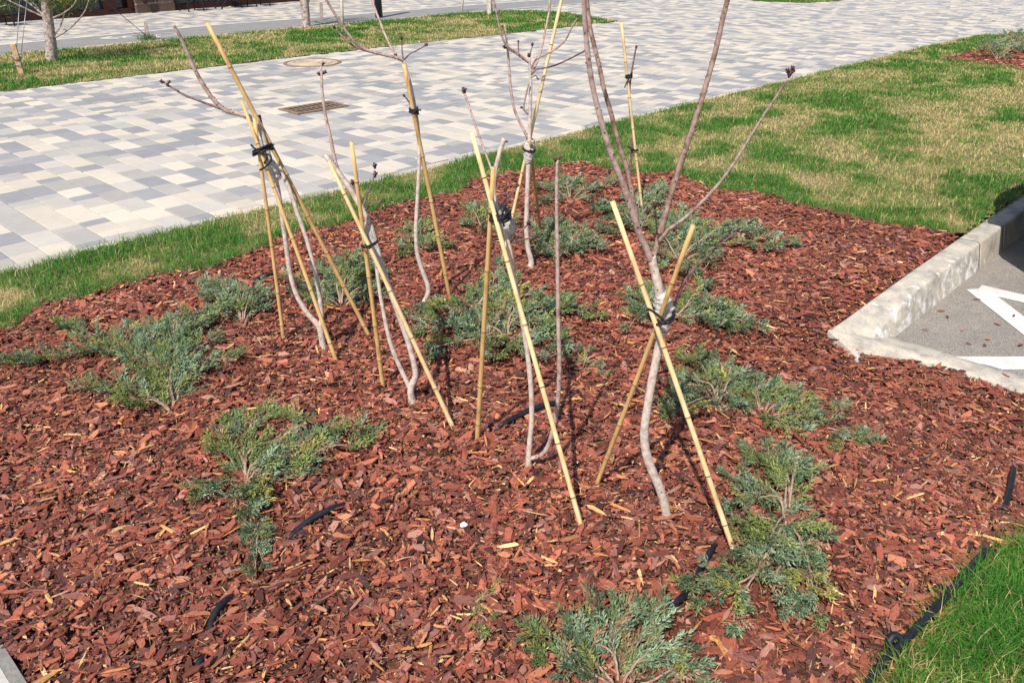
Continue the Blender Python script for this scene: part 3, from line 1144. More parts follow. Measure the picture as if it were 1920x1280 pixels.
def lushness(x, y):
    px, py, dep = proj(np.stack([x, y, 0 * x], -1))
    px, py = np.nan_to_num(px, nan=-9999), np.nan_to_num(py, nan=-9999)
    f = np.zeros_like(x)
    wx = (vnoise(x, y, 0.38, 31.0) - 0.5) * 1.7 + (vnoise(x, y, 0.13, 33.0) - 0.5) * 0.9
    wy = (vnoise(x, y, 0.38, 37.0) - 0.5) * 1.7 + (vnoise(x, y, 0.13, 39.0) - 0.5) * 0.9
    for a, b, rx, ry in LUSH:
        if rx:
            f = np.maximum(f, 1.2 - ((px - a) / rx + wx) ** 2 - ((py - b) / ry + wy) ** 2)
    f = np.maximum(f, 0.85 - edge_dist(x, y, bed_back, closed=False) / 0.30)
    f = f + (vnoise(x, y, 0.3, 14.0) - 0.5) * 0.9 + (vnoise(x, y, 0.1, 15.0) - 0.5) * 0.7 * (f > 0)
    n = vnoise(x, y, 0.55, 1.0) * 0.5 + vnoise(x, y, 0.2, 2.0) * 0.3 + vnoise(x, y, 0.08, 5.0) * 0.2
    return np.clip(f, 0, 1) * 0.86 + (n - 0.5) * 1.25 + 0.31


def grass(name, poly, label, dens_near, step_z, over=0.03, tall=1.0, extra=0.0):
    P = np.array(poly)
    x0, y0 = P.min(0) - over
    x1, y1 = P.max(0) + over
    A = (x1 - x0) * (y1 - y0)
    n = int(A * dens_near)
    x = RS.rand(n) * (x1 - x0) + x0
    y = RS.rand(n) * (y1 - y0) + y0
    px, py, dep = proj(np.stack([x, y, 0 * x], -1))
    d = np.hypot(np.hypot(x, y), H)
    keepp = np.minimum(1.0, (3.4 / np.maximum(d, 0.5)) ** 1.2)
    vis = (dep > 0.3) & (px > -160) & (px < 2080) & (py > -60) & (py < 1420)
    k = vis & (RS.rand(n) < keepp)
    x, y, d = x[k], y[k], d[k]
    # ragged edge
    ins = inpoly(x, y, poly)
    e = edge_dist(x, y, poly)
    k = (ins & ~inpoly(x, y, far_bed)) | (e < over * (vnoise(x, y, 0.07, 9.0) * 1.6 - 0.4))
    x, y, d, e, ins = x[k], y[k], d[k], e[k], ins[k]
    lush = lushness(x, y) + extra
    k = (RS.rand(len(x)) < np.clip(0.62 + 0.5 * lush, 0.5, 1))
    x, y, d, lush = x[k], y[k], d[k], lush[k]
    n = len(x)
    hgt = (0.014 + 0.020 * RS.rand(n)) * (1 + 0.9 * np.clip(lush, 0, 1.2)) * (0.8 + 0.4 * RS.rand(n))
    wid = np.maximum(0.0021, 0.00050 * d) * (0.7 + 0.6 * RS.rand(n))
    hgt = hgt * tall * (0.75 + 0.6 * vnoise(x, y, 0.06, 21.0))
    az = RS.rand(n) * 2 * np.pi
    lean = (0.35 + 1.25 * RS.rand(n)) * (1.15 - 0.25 * np.clip(lush, 0, 1))
    dirx, diry = np.cos(az), np.sin(az)
    z0 = step_z(x, y)
    face = az + np.pi / 2 + (RS.rand(n) - 0.5)
    fx, fy = np.cos(face) * wid / 2, np.sin(face) * wid / 2
    b0 = np.stack([x - fx, y - fy, z0 - 0.004], -1)
    b1 = np.stack([x + fx, y + fy, z0 - 0.004], -1)
    m_x, m_y, m_z = x + dirx * hgt * lean * 0.35, y + diry * hgt * lean * 0.35, z0 + hgt * 0.62
    c0 = np.stack([m_x - fx * 0.8, m_y - fy * 0.8, m_z], -1)
    c1 = np.stack([m_x + fx * 0.8, m_y + fy * 0.8, m_z], -1)
    tip = np.stack([x + dirx * hgt * lean * 1.05, y + diry * hgt * lean * 1.05, z0 + hgt * (1.0 - 0.25 * np.minimum(1, lean))], -1)
    V = np.stack([b0, b1, c0, c1, tip], 1).reshape(-1, 3)
    o = np.arange(n) * 5
    quads = np.stack([o, o + 1, o + 3, o + 2], -1)
    tris = np.stack([o + 2, o + 3, o + 4], -1)
    green = np.array([0.088, 0.215, 0.024])
    dark = np.array([0.050, 0.168, 0.018])
    olive = np.array([0.200, 0.225, 0.058])
    straw = np.array([0.50, 0.395, 0.18])
    r = RS.rand(n)
    t = np.clip(lush + RS.randn(n) * 0.22, 0, 1)
    cols = np.where((t > 0.75)[:, None], dark, np.where((t > 0.5)[:, None], green, np.where((t > 0.30)[:, None], olive, straw)))
    cols = np.where((r < 0.07)[:, None], straw * 0.9, cols)
    cols = cols * (0.72 + 0.6 * RS.rand(n))[:, None]
    tint = np.repeat(cols[:, None, :], 5, 1)
    tint[:, 4] *= 1.1
    me = mesh_np(name, V, [quads, tris], M_GRASS, tint=tint.reshape(-1, 3))
    return obj(name, me, label=label, cat='grass', kind='stuff')


lz = lambda x, y: hz(x, y) + 0.006
grass('grass', lawn_near, 'patchy green and straw coloured lawn between the paving and the mulch bed', 17000, lz)
grass('grass', lawn_corner, 'bright green grass corner beside the black hose at lower right', 26000, lz, over=0.016, tall=1.3, extra=0.32)
grass('grass', lawn_strip, 'far lawn strip with young trees beside the bike path', 12000, lambda x, y: 0.006 + 0 * x, over=0.05)
grass('grass', lawn_far, 'small sliver of green lawn at the top edge of the paving', 9000, lambda x, y: 0.006 + 0 * x)

# ------------------------------------------------------------------ bark mulch
RED = np.array([[0.222, 0.061, 0.036], [0.160, 0.043, 0.027], [0.29, 0.088, 0.051], [0.092, 0.030, 0.021], [0.34, 0.126, 0.066], [0.185, 0.072, 0.056], [0.33, 0.155, 0.115], [0.050, 0.021, 0.017]])
TAN = np.array([[0.52, 0.27, 0.10], [0.62, 0.40, 0.19], [0.42, 0.18, 0.065], [0.55, 0.31, 0.13]])


def chip_cloud(name, poly, n_m2, zf, parent, seed, size=1.0, edge_over=0.025):
    R = np.random.RandomState(seed)
    P = np.array(poly)
    x0, y0 = P.min(0) - edge_over
    x1, y1 = P.max(0) + edge_over
    n = int((x1 - x0) * (y1 - y0) * n_m2)
    x = R.rand(n) * (x1 - x0) + x0
    y = R.rand(n) * (y1 - y0) + y0
    px, py, dep = proj(np.stack([x, y, 0 * x], -1))
    k = (dep > 0.3) & (px > -110) & (px < 2030) & (py < 1370)
    x, y = x[k], y[k]
    u, v = uv(x, y)
    k = inpoly(x, y, poly) | ((edge_dist(x, y, poly) < edge_over * vnoise(x, y, 0.1, 3) * 1.5) & (u > 0.24) & ~((v > -1.65) & (u > 3.4)))
    k &= ~((v > CURB_IN - 0.012) & (u > 4.5) & (u < 12))
    x, y = x[k], y[k]
    n = len(x)
    tan = R.rand(n) < 0.045
    L = np.exp(R.randn(n) * 0.52) * 0.034 * size
    L = np.clip(L, 0.010, 0.085)
    Wd = np.minimum(L * (0.18 + 0.38 * R.rand(n) ** 1.3), 0.025 * size)
    L = np.where(tan, L * 1.05, L)
    Wd = np.where(tan, L * (0.06 + 0.12 * R.rand(n)), Wd)
    T = np.clip(0.0018 + 0.0035 * R.rand(n), 0, Wd * 0.4)
    layer = R.rand(n)
    z = zf(x, y) + layer * 0.014
    z = np.where(tan, z + 0.004, z)
    # outline: seven points, lens-like with ragged ends
    K = 6
    A = np.linspace(0, 2 * np.pi, K + 1)[:-1]
    rx = 0.5 * (0.72 + 0.56 * R.rand(n, K))
    A2 = A[None] + (R.rand(n, K) - 0.5) * 0.5
    ex = (0.35 + 0.75 * R.rand(n))[:, None]
    ox = np.sign(np.cos(A2)) * np.abs(np.cos(A2)) ** ex * rx * L[:, None]
    oy = np.sign(np.sin(A2)) * np.abs(np.sin(A2)) ** ex * rx * Wd[:, None] + ox * ((R.rand(n) - 0.5) * 0.25)[:, None]
    bend = (R.rand(n) - 0.45) * 3.2
    oz = -bend[:, None] * (ox ** 2) * 1.2 + (R.rand(n, K) - 0.5) * 0.003
    cup = (R.rand(n) - 0.4) * 9
    oz = oz - cup[:, None] * oy ** 2
    top = np.stack([ox, oy, oz + T[:, None] / 2], -1)
    bot = np.stack([ox * 1.02, oy * 1.02, oz - T[:, None] / 2], -1)
    loc = np.concatenate([top, bot], 1)
    yaw = R.rand(n) * 2 * np.pi
    pit = R.randn(n) * 0.17 * (0.5 + layer)
    rol = R.randn(n) * 0.25 * (0.5 + layer)
    cyw, syw = np.cos(yaw), np.sin(yaw)
    cp, sp = np.cos(pit), np.sin(pit)
    cr, sr = np.cos(rol), np.sin(rol)
    X, Y, Z = loc[..., 0], loc[..., 1], loc[..., 2]
    Y, Z = Y * cr[:, None] - Z * sr[:, None], Y * sr[:, None] + Z * cr[:, None]
    X, Z = X * cp[:, None] + Z * sp[:, None], -X * sp[:, None] + Z * cp[:, None]
    X, Y = X * cyw[:, None] - Y * syw[:, None], X * syw[:, None] + Y * cyw[:, None]
    V = np.stack([X + x[:, None], Y + y[:, None], Z + z[:, None]], -1)
    o = (np.arange(n) * 2 * K)[:, None]
    topf = o + np.arange(K)[None]
    sides = np.concatenate([np.stack([o[:, 0] + k + K, o[:, 0] + (k + 1) % K + K, o[:, 0] + (k + 1) % K, o[:, 0] + k], -1) for k in range(K)])
    ci = R.choice(len(RED), n, p=[0.21, 0.19, 0.15, 0.15, 0.06, 0.11, 0.05, 0.08])
    col = RED[ci]
    col = np.where(tan[:, None], TAN[R.randint(0, 4, n)], col)
    col = col * (0.72 + 0.66 * R.rand(n))[:, None] * (0.90 + 0.36 * vnoise(x, y, 0.7, 6.0))[:, None]
    tint = np.repeat(col[:, None, :], 2 * K, 1)
    off = R.rand(n, 2) * 50
    uvs = np.stack([np.concatenate([oy, oy], 1) + off[:, :1], np.concatenate([ox, ox], 1) + off[:, 1:]], -1)
    me = mesh_np(name, V.reshape(-1, 3), [topf, sides], M_CHIP, tint=tint.reshape(-1, 3), uvs=uvs.reshape(-1, 2))
    return obj(name, me, parent=parent, kind='stuff')


def fines(name, poly, n_m2, zf, parent, seed):
    """shreds and crumbs between the chips"""
    R = np.random.RandomState(seed)
    P = np.array(poly)
    (x0, y0), (x1, y1) = P.min(0), P.max(0)
    n = int((x1 - x0) * (y1 - y0) * n_m2)
    x, y = R.rand(n) * (x1 - x0) + x0, R.rand(n) * (y1 - y0) + y0
    px, py, dep = proj(np.stack([x, y, 0 * x], -1))
    k = (dep > 0.3) & (px > -60) & (px < 1980) & (py < 1330) & inpoly(x, y, poly)
    k &= R.rand(n) < np.minimum(1, (3.2 / np.maximum(dep, 0.5)) ** 1.2)
    x, y = x[k], y[k]
    n = len(x)
    shred = R.rand(n) < 0.18
    L = np.where(shred, 0.02 + 0.045 * R.rand(n), 0.006 + 0.013 * R.rand(n))
    w = np.where(shred, 0.0012 + 0.0016 * R.rand(n), L * (0.25 + 0.35 * R.rand(n)))
    yaw = R.rand(n) * 2 * np.pi
    d = np.stack([np.cos(yaw), np.sin(yaw), R.randn(n) * 0.25], -1)
    s_ = np.stack([-np.sin(yaw), np.cos(yaw), R.randn(n) * 0.35], -1)
    c = np.stack([x, y, zf(x, y) + 0.002 + 0.016 * R.rand(n)], -1)
    V = np.stack([c - d * (L / 2)[:, None], c + s_ * (w / 2)[:, None] + [0, 0, 0.0015], c + d * (L / 2)[:, None], c - s_ * (w / 2)[:, None] + [0, 0, 0.0015]], 1)
    o = np.arange(n) * 4
    tris = np.concatenate([np.stack([o, o + 3, o + 1], -1), np.stack([o + 1, o + 3, o + 2], -1)])
    col = np.where((R.rand(n) < np.where(shred, 0.45, 0.12))[:, None], TAN[R.randint(0, 4, n)] * 0.85, RED[R.choice(8, n)])
    col = col * (0.6 + 0.7 * R.rand(n))[:, None]
    me = mesh_np(name, V.reshape(-1, 3), [tris], M_CHIP, tint=np.repeat(col, 4, 0), uvs=np.repeat(R.rand(n, 2) * 30, 4, 0) + np.tile([[0, 0], [0.004, 0.01], [0, 0.02], [-0.004, 0.01]], (n, 1)))
    return obj(name, me, parent=parent, kind='stuff')


chip_cloud('bark_chips', bed_poly, 3000, bedz, bed, 21)
fines('bark_fines', bed_poly, 7500, bedz, bed, 31)
chip_cloud('bark_chips', far_bed, 1100, lambda x, y: 0.02 + 0 * x, bed2, 22, size=1.5, edge_over=0.05)


def chip_mesh(name, L, Wd, T, col, R, nseg=6):
    """one bark chip as a tapered, ragged, slightly cupped plate"""
    vs, tint, uvs = [], [], []
    off = R.rand(2) * 40
    bend = (R.rand() - 0.5) * 4
    cup = (R.rand() - 0.3) * 10
    for i in range(nseg + 1):
        t = i / nseg
        w = Wd * (0.10 + 1.0 * math.sin(math.pi * (0.06 + 0.88 * t)) ** 0.9) * (0.65 + 0.6 * R.rand()) * 0.5
        xx = (t - 0.5) * L + (R.rand() - 0.5) * L * 0.05
        sh = (R.rand() - 0.5) * Wd * 0.15
        for s, zz in ((-1, T / 2), (1, T / 2), (1, -T / 2), (-1, -T / 2)):
            yy = s * w + sh
            vs.append((xx, yy, zz - bend * xx * xx - cup * yy * yy + (R.rand() - 0.5) * T * 0.35))
            tint.append(col)
            uvs.append((yy + off[0], xx + off[1]))
        vs.append((xx, sh, T / 2 * 1.35 - bend * xx * xx))
        tint.append(col * 1.05)
        uvs.append((sh + off[0], xx + off[1]))
    q = []
    for i in range(nseg):
        a, b = i * 5, (i + 1) * 5
        q += [(a, a + 4, b + 4, b), (a + 4, a + 1, b + 1, b + 4), (a + 1, a + 2, b + 2, b + 1), (a + 2, a + 3, b + 3, b + 2), (a + 3, a, b, b + 3)]
    e = nseg * 5
    return mesh_np(name, vs, [np.array(q)[:, ::-1], np.array([(0, 1, 2, 3), (e + 3, e + 2, e + 1, e)])], M_CHIP, tint=np.array(tint), uvs=uvs)


R9 = np.random.RandomState(77)
chip_lib = [chip_mesh('bark_chip', 0.040 + 0.035 * R9.rand(), 0.012 + 0.011 * R9.rand(), 0.005, RED[R9.choice([0, 1, 2, 4, 5, 6, 3])] * (0.85 + 0.4 * R9.rand()), R9) for _ in range(22)]
spl_lib = [chip_mesh('wood_splinter', 0.035 + 0.045 * R9.rand(), 0.004 + 0.007 * R9.rand(), 0.003, TAN[R9.randint(4)] * (0.85 + 0.3 * R9.rand()), R9) for _ in range(12)]
cnt = 0
while cnt < 280:
    ppx, ppy = R9.rand() * 1920, 560 + 720 * R9.rand() ** 0.75
    p = gp(ppx, ppy, bedz)
    if not inpoly(np.array([p[0]]), np.array([p[1]]), bed_poly)[0]:
        continue
    uu, vv_ = uv(p[0], p[1])
    if vv_ > CURB_IN - 0.06 and uu > u0 - 0.08:
        continue
    pale = R9.rand() < 0.34
    o = bpy.data.objects.new('wood_splinter' if pale else 'bark_chip', (spl_lib if pale else chip_lib)[R9.randint(12 if pale else 22)])
    COL.objects.link(o)
    o.parent = bed
    o.location = (p[0], p[1], p[2] + 0.020 + 0.007 * R9.rand())
    o.rotation_euler = (R9.randn() * 0.2, R9.randn() * 0.16, R9.rand() * 6.28)
    o.scale = (0.55 + 0.5 * R9.rand(), 0.55 + 0.45 * R9.rand(), 0.8)
    cnt += 1
loose = [(1764, 585, 'curled'), (1776, 597, ''), (1734, 621, ''), (1804, 621, 'dark'), (1870, 610, ''), (1852, 638, ''), (1846, 650, ''), (1831, 564, 'dark'), (1900, 595, ''), (1815, 647, 'dark'), (1912, 650, ''), (1885, 707, '')]
LOOSE = ['upper of two close bark chips on the asphalt beside the raised kerb', 'lower of two close bark chips on the asphalt beside the raised kerb',
         'lone bark chip on the asphalt nearest the inner kerb corner', 'dark elongated bark chip in the middle of the bare asphalt',
         'bark chip on the asphalt just left of the slanted white line', 'upper bark chip of the pair above the level white line',
         'lower bark chip of the pair above the level white line', 'dark bark chip touching the slanted white line near its tip',
         'bark chip lying on the slanted white paint', 'small dark bark chip left of the pair above the level white line',
         'bark chip at the right picture edge above the level white line', 'bark chip resting on the dropped kerb']
for k, (a, b, w_) in enumerate(loose):
    p = on_z(a, b, Z_ASPH)
    o = obj('bark_chip', chip_lib[k % 22], label=LOOSE[k], cat='bark chip', group='loose bark chips on the asphalt')
    o.location = (p[0], p[1], Z_ASPH + 0.012)
    o.rotation_euler = (0.1 * (k % 3), 0.1, k * 1.3)
    o.scale = (0.6, 0.6, 0.7)

# ------------------------------------------------------------------ junipers


def depth_of(P):
    return P[1] * CP - (P[2] - H) * SP


def prisms(B, D, L, R_, name, mat, tint, parent=None, **kw):
    """many small tapered three-sided twigs: base B, direction D, length L, radius R_"""
    n = len(B)
    D = D / (np.linalg.norm(D, axis=1, keepdims=True) + 1e-9)
    ref = np.where(np.abs(D[:, 2:3]) < 0.9, np.array([[0, 0, 1.0]]), np.array([[1.0, 0, 0]]))
    A = np.cross(D, ref)
    A /= np.linalg.norm(A, axis=1, keepdims=True) + 1e-9
    C = np.cross(D, A)
    vs = [B]
    for k in range(3):
        a = 2 * np.pi * k / 3
        vs.append(B + D * (L * 0.45)[:, None] + (A * np.cos(a) + C * np.sin(a)) * R_[:, None])
    vs.append(B + D * L[:, None])
    V = np.stack(vs, 1).reshape(-1, 3)
    o = np.arange(n) * 5
    quads = np.zeros((0, 4), int)
    tris = np.concatenate([np.stack([o, o + 1 + (k + 1) % 3, o + 1 + k], -1) for k in range(3)] + [np.stack([o + 1 + k, o + 1 + (k + 1) % 3, o + 4], -1) for k in range(3)])
    T = np.repeat(tint[:, None, :], 5, 1)
    T[:, 4] *= 1.2
    return obj(name, mesh_np(name, V, [quads, tris], mat, tint=T.reshape(-1, 3)), parent=parent, **kw)


BLUE = np.array([[0.122, 0.185, 0.100], [0.200, 0.265, 0.165], [0.075, 0.120, 0.062], [0.145, 0.190, 0.082]])
GREENY = np.array([[0.150, 0.200, 0.062], [0.215, 0.245, 0.075], [0.098, 0.145, 0.050]])
YEL = np.array([[0.29, 0.28, 0.070], [0.23, 0.24, 0.065]])
BRN = np.array([[0.27, 0.17, 0.095], [0.33, 0.22, 0.14]])


def juniper(label, base, branches, yellow=0.12, green=0.3, brown=0.05, dens=1.0, seed=0, lift=0.05, name='creeping_juniper', group='junipers in the mulch bed', spread=0.062, zf=None):
    """branches: lists of picture points lying on the ground under each limb"""
    R = np.random.RandomState(seed + 100)
    zf = zf or bedz
    b = gp(base[0], base[1], zf)
    root = empty(name, b, label, 'juniper', group)
    for br in branches:
        P = [b] + [gp(a, c, zf) for a, c in br]
        P = np.array(P)
        n = len(P)
        for i in range(1, n):
            P[i, 2] += 0.85 * lift * (0.45 + 0.7 * R.rand()) * (1.0 if i < n - 1 else 0.75)
        P[0, 2] -= 0.01
        C = spline(P, 7)
        seg = np.linalg.norm(np.diff(C, axis=0), axis=1)
        Lt = seg.sum()
        m = MB()
        rad = np.linspace(0.0048, 0.0016, len(C)) * (0.7 + 0.3 * min(1.6, Lt / 0.3))
        m.tube(C + (R.rand(*C.shape) - 0.5) * 0.004, rad, 6)
        bo = obj('branch', m.build('branch', M_TWIG), parent=root)
        far = 1.0 if depth_of(b) < 3.6 else 0.75
        nsh = int(Lt / 0.022 * dens * far) + 4
        cum = np.concatenate([[0], np.cumsum(seg)]) / Lt
        t = np.concatenate([np.clip(0.08 + 0.92 * R.rand(nsh) ** 0.85, 0, 1), [1.0, 1.0]])
        nsh += 2
        Q = np.stack([np.interp(t, cum, C[:, k]) for k in range(3)], -1)
        T2 = np.stack([np.interp(np.clip(t + 0.06, 0, 1), cum, C[:, k]) - np.interp(np.clip(t - 0.06, 0, 1), cum, C[:, k]) for k in range(3)], -1)
        T2 /= np.linalg.norm(T2, axis=1, keepdims=True) + 1e-9
        side = np.where(R.rand(nsh) < 0.5, -1, 1)
        ang = (0.25 + 0.95 * R.rand(nsh)) * side * np.where(t > 0.99, 0.25, 1)
        dx = T2[:, 0] * np.cos(ang) - T2[:, 1] * np.sin(ang)
        dy = T2[:, 0] * np.sin(ang) + T2[:, 1] * np.cos(ang)
        hh = np.hypot(dx, dy) + 1e-9
        D = np.stack([dx / hh, dy / hh, 0.62 * R.rand(nsh) ** 1.5 - 0.03], -1)
        D /= np.linalg.norm(D, axis=1, keepdims=True)
        Ls = spread * (0.7 + 1.1 * R.rand(nsh)) * (1.2 - 0.5 * t)
        kindr = vnoise(Q[:, 0] + D[:, 0] * Ls * 0.6, Q[:, 1] + D[:, 1] * Ls * 0.6, 0.07, seed * 0.37 + 1)
        kr = np.clip(kindr + (R.rand(nsh) - 0.5) * 0.30, 0, 1)
        # sprays all round each shoot
        k_sp = 11
        f = np.tile(np.linspace(0.12, 1.0, k_sp), nsh)
        r_ = np.repeat
        ns = nsh * k_sp
        Dm, Lm, Qm = r_(D, k_sp, 0), r_(Ls, k_sp), r_(Q, k_sp, 0)
        sv = np.cross(Dm, np.array([0, 0, 1.0]))
        sv /= np.linalg.norm(sv, axis=1, keepdims=True) + 1e-9
        nv2 = np.cross(sv, Dm)
        az2 = R.rand(ns) * 2 * np.pi
        az2 = np.where(R.rand(ns) < 0.6, np.where(R.rand(ns) < 0.5, 0, np.pi) + R.randn(ns) * 0.5, az2)
        sp_a = (0.45 + 0.5 * R.rand(ns)) * np.where(f > 0.97, 0.2, 1)
        Ds = Dm * np.cos(sp_a)[:, None] + (sv * np.cos(az2)[:, None] + nv2 * np.sin(az2)[:, None]) * np.sin(sp_a)[:, None]
        Ds[:, 2] += 0.12
        Ds /= np.linalg.norm(Ds, axis=1, keepdims=True)
        arch = 0.10 * (f ** 2) * Lm
        Bs = Qm + Dm * (Lm * f)[:, None]
        Bs[:, 2] += arch + (R.rand(ns) - 0.5) * 0.006
        Lsp = (0.012 + 0.014 * R.rand(ns)) * (1.15 - 0.45 * f) * (spread / 0.055) ** 0.8
        k_tw = 4
        nb = ns * k_tw
        g = np.tile(np.linspace(0.0, 1.0, k_tw), ns)
        D3, L3, B3 = r_(Ds, k_tw, 0), r_(Lsp, k_tw), r_(Bs, k_tw, 0)
        rnd = R.randn(nb, 3)
        rnd -= D3 * np.sum(rnd * D3, 1, keepdims=True)
        rnd /= np.linalg.norm(rnd, axis=1, keepdims=True) + 1e-9
        a2 = (0.4 + 0.4 * R.rand(nb)) * np.where(g > 0.97, 0.1, 1)
        Dt = D3 * np.cos(a2)[:, None] + rnd * np.sin(a2)[:, None]
        Bt = B3 + D3 * (L3 * g * 0.9)[:, None]
        sc_ = (spread / 0.055) ** 0.7
        Lw = (0.010 + 0.008 * R.rand(nb)) * sc_
        Rw = (0.0018 + 0.0010 * R.rand(nb)) * sc_ / far
        pal = np.where((kr < green)[:, None], GREENY[R.randint(0, 3, nsh)], BLUE[R.randint(0, 4, nsh)])
        pal = np.where((kr > 1 - yellow)[:, None], YEL[R.randint(0, 2, nsh)], pal)
        pal = np.where((R.rand(nsh) < brown)[:, None], BRN[R.randint(0, 2, nsh)], pal)
        pal = pal * (0.8 + 0.4 * R.rand(nsh))[:, None]
        tc = r_(r_(pal, k_sp, 0), k_tw, 0) * (0.65 + 0.7 * R.rand(nb))[:, None]
        inner = np.repeat(f, k_tw) < 0.3
        tc = np.where((inner & (R.rand(nb) < 0.35))[:, None], BRN[R.randint(0, 2, nb)] * 0.8, tc)
        zmin = zf(Bt[:, 0], Bt[:, 1]) + 0.014
        Bt[:, 2] = np.maximum(Bt[:, 2], zmin)
        prisms(Bt, Dt, Lw, Rw, 'foliage', M_NEEDLE, tc, parent=bo)
    return root


juniper('large sprawling blue green juniper with bare fork at the left of the bed', (330, 776),
        [[(300, 720), (255, 690), (190, 665), (110, 680), (30, 690)], [(320, 715), (330, 660), (360, 620), (410, 590)],
         [(300, 715), (270, 670), (215, 655), (130, 625)], [(345, 720), (390, 700), (425, 690)], [(300, 770), (255, 755), (215, 742), (170, 738)],
         [(325, 725), (345, 680), (395, 655)], [(310, 700), (290, 655), (310, 620)], [(290, 700), (250, 668), (240, 640)], [(330, 690), (320, 645), (300, 632)],
         [(300, 775), (280, 775), (245, 770)], [(315, 720), (300, 690), (340, 640), (400, 610), (455, 590)]], yellow=0.10, green=0.42, seed=1, lift=0.075, dens=1.15, spread=0.07)
juniper('dark blue green juniper behind the large left one, near the paving side', (455, 605),
        [[(440, 580), (420, 560), (395, 545)], [(460, 580), (475, 568), (495, 575)], [(445, 590), (415, 580), (400, 568)], [(470, 590), (490, 590)], [(450, 585), (445, 562)]], yellow=0.04, green=0.15, seed=2, lift=0.09, dens=1.3)
juniper('yellow tinged juniper with pale bare stems at lower left', (460, 905),
        [[(455, 870), (430, 830), (440, 795)], [(470, 870), (520, 835), (560, 815), (545, 790)], [(500, 880), (560, 855), (620, 825), (690, 820)], [(510, 895), (570, 870), (625, 855), (665, 850)],
         [(440, 910), (415, 925), (390, 935)], [(450, 925), (455, 950), (470, 965)], [(480, 910), (520, 915), (560, 900)], [(440, 880), (420, 850), (410, 845)], [(490, 870), (530, 855), (580, 840)], [(460, 860), (470, 820), (505, 785)], [(470, 925), (490, 945)],
         [(480, 890), (530, 880), (600, 850)]], yellow=0.24, green=0.42, brown=0.07, seed=3, lift=0.055)
juniper('small juniper sprig below the yellow tinged juniper', (490, 968), [[(485, 990), (480, 1020)], [(488, 995), (500, 1010)], [(484, 1000), (470, 1015)], [(484, 1030), (482, 1055), (478, 1075)], [(484, 1030), (495, 1058)]], seed=4, lift=0.03, spread=0.035, yellow=0.05)
juniper('pale juniper with dry tips cut by the bottom edge', (1160, 1290),
        [[(1155, 1240), (1140, 1190), (1120, 1150)], [(1150, 1250), (1110, 1215), (1080, 1190)], [(1130, 1270), (1070, 1230), (1040, 1210), (1010, 1195)], [(1175, 1240), (1195, 1200), (1215, 1175)],
         [(1190, 1265), (1240, 1225), (1265, 1235), (1290, 1265)], [(1185, 1240), (1220, 1185), (1232, 1165)], [(1120, 1290), (1070, 1270), (1030, 1250)], [(1150, 1220), (1165, 1185), (1172, 1150)], [(1220, 1290), (1270, 1270), (1300, 1285)],
         [(1120, 1260), (1100, 1220), (1110, 1180)]], yellow=0.08, green=0.28, brown=0.16, seed=5, lift=0.045)
juniper('tall blue green juniper by the foot of the right bamboo stake', (1475, 985),
        [[(1478, 950), (1470, 920), (1440, 890), (1405, 870)], [(1480, 930), (1470, 895), (1445, 868)], [(1470, 925), (1495, 905), (1500, 890)], [(1455, 965), (1420, 965), (1385, 965)], [(1450, 1010), (1420, 1030), (1400, 1050)],
         [(1460, 1020), (1440, 1060), (1400, 1085), (1340, 1100), (1295, 1108)], [(1470, 1020), (1465, 1070), (1450, 1110), (1480, 1150)], [(1480, 1020), (1500, 1060), (1515, 1110), (1528, 1160)], [(1490, 1000), (1515, 1015), (1528, 1045)],
         [(1450, 1060), (1410, 1110), (1380, 1150), (1372, 1185)], [(1420, 1090), (1370, 1125), (1330, 1140)], [(1440, 1000), (1410, 1000), (1385, 1010)], [(1480, 1040), (1510, 1090)], [(1450, 940), (1410, 930), (1375, 915)],
         [(1460, 1000), (1440, 1035), (1420, 1060)], [(1455, 1080), (1470, 1120)]], yellow=0.17, green=0.27, seed=6, lift=0.075)
juniper('bushy juniper below the dropped kerb, behind the right bamboo stake', (1345, 755),
        [[(1330, 730), (1310, 705), (1290, 690)], [(1345, 730), (1350, 705), (1335, 690)], [(1320, 750), (1280, 745), (1250, 765)], [(1325, 760), (1290, 775), (1265, 790)], [(1365, 735), (1380, 715)], [(1330, 745), (1290, 725), (1270, 715)],
         [(1360, 760), (1380, 770)]], yellow=0.10, green=0.26, seed=7, lift=0.075, dens=1.25)
juniper('low yellowish green juniper to the right of the bushy one', (1430, 780),
        [[(1420, 750), (1415, 725)], [(1445, 755), (1470, 745), (1495, 755)], [(1460, 785), (1495, 795), (1525, 800)], [(1440, 790), (1460, 805), (1500, 812)], [(1415, 755), (1400, 740)], [(1450, 770), (1480, 770), (1510, 775)]], yellow=0.18, green=0.4, seed=8, lift=0.055)
juniper('sparse straggly juniper twig at the right end of the row', (1540, 800), [[(1560, 790), (1575, 770)], [(1555, 810), (1580, 820), (1600, 830), (1635, 832)], [(1570, 820), (1580, 835), (1560, 845)], [(1590, 830), (1610, 820)]], yellow=0.1, green=0.3, brown=0.12, seed=9, dens=0.6, lift=0.035, spread=0.045)
juniper('juniper flanking the wrapped stem of the right sapling', (1262, 600),
        [[(1230, 590), (1205, 575), (1185, 565)], [(1225, 600), (1195, 615), (1180, 630)], [(1290, 585), (1300, 565), (1315, 552)], [(1300, 600), (1340, 600), (1370, 610), (1415, 632)], [(1290, 605), (1320, 620), (1350, 628)], [(1225, 580), (1205, 555)], [(1285, 590), (1320, 580), (1345, 580)], [(1305, 590), (1350, 595)],
         [(1215, 600), (1195, 590)], [(1330, 605), (1380, 630)]], yellow=0.07, green=0.3, seed=10, lift=0.075, dens=1.2)
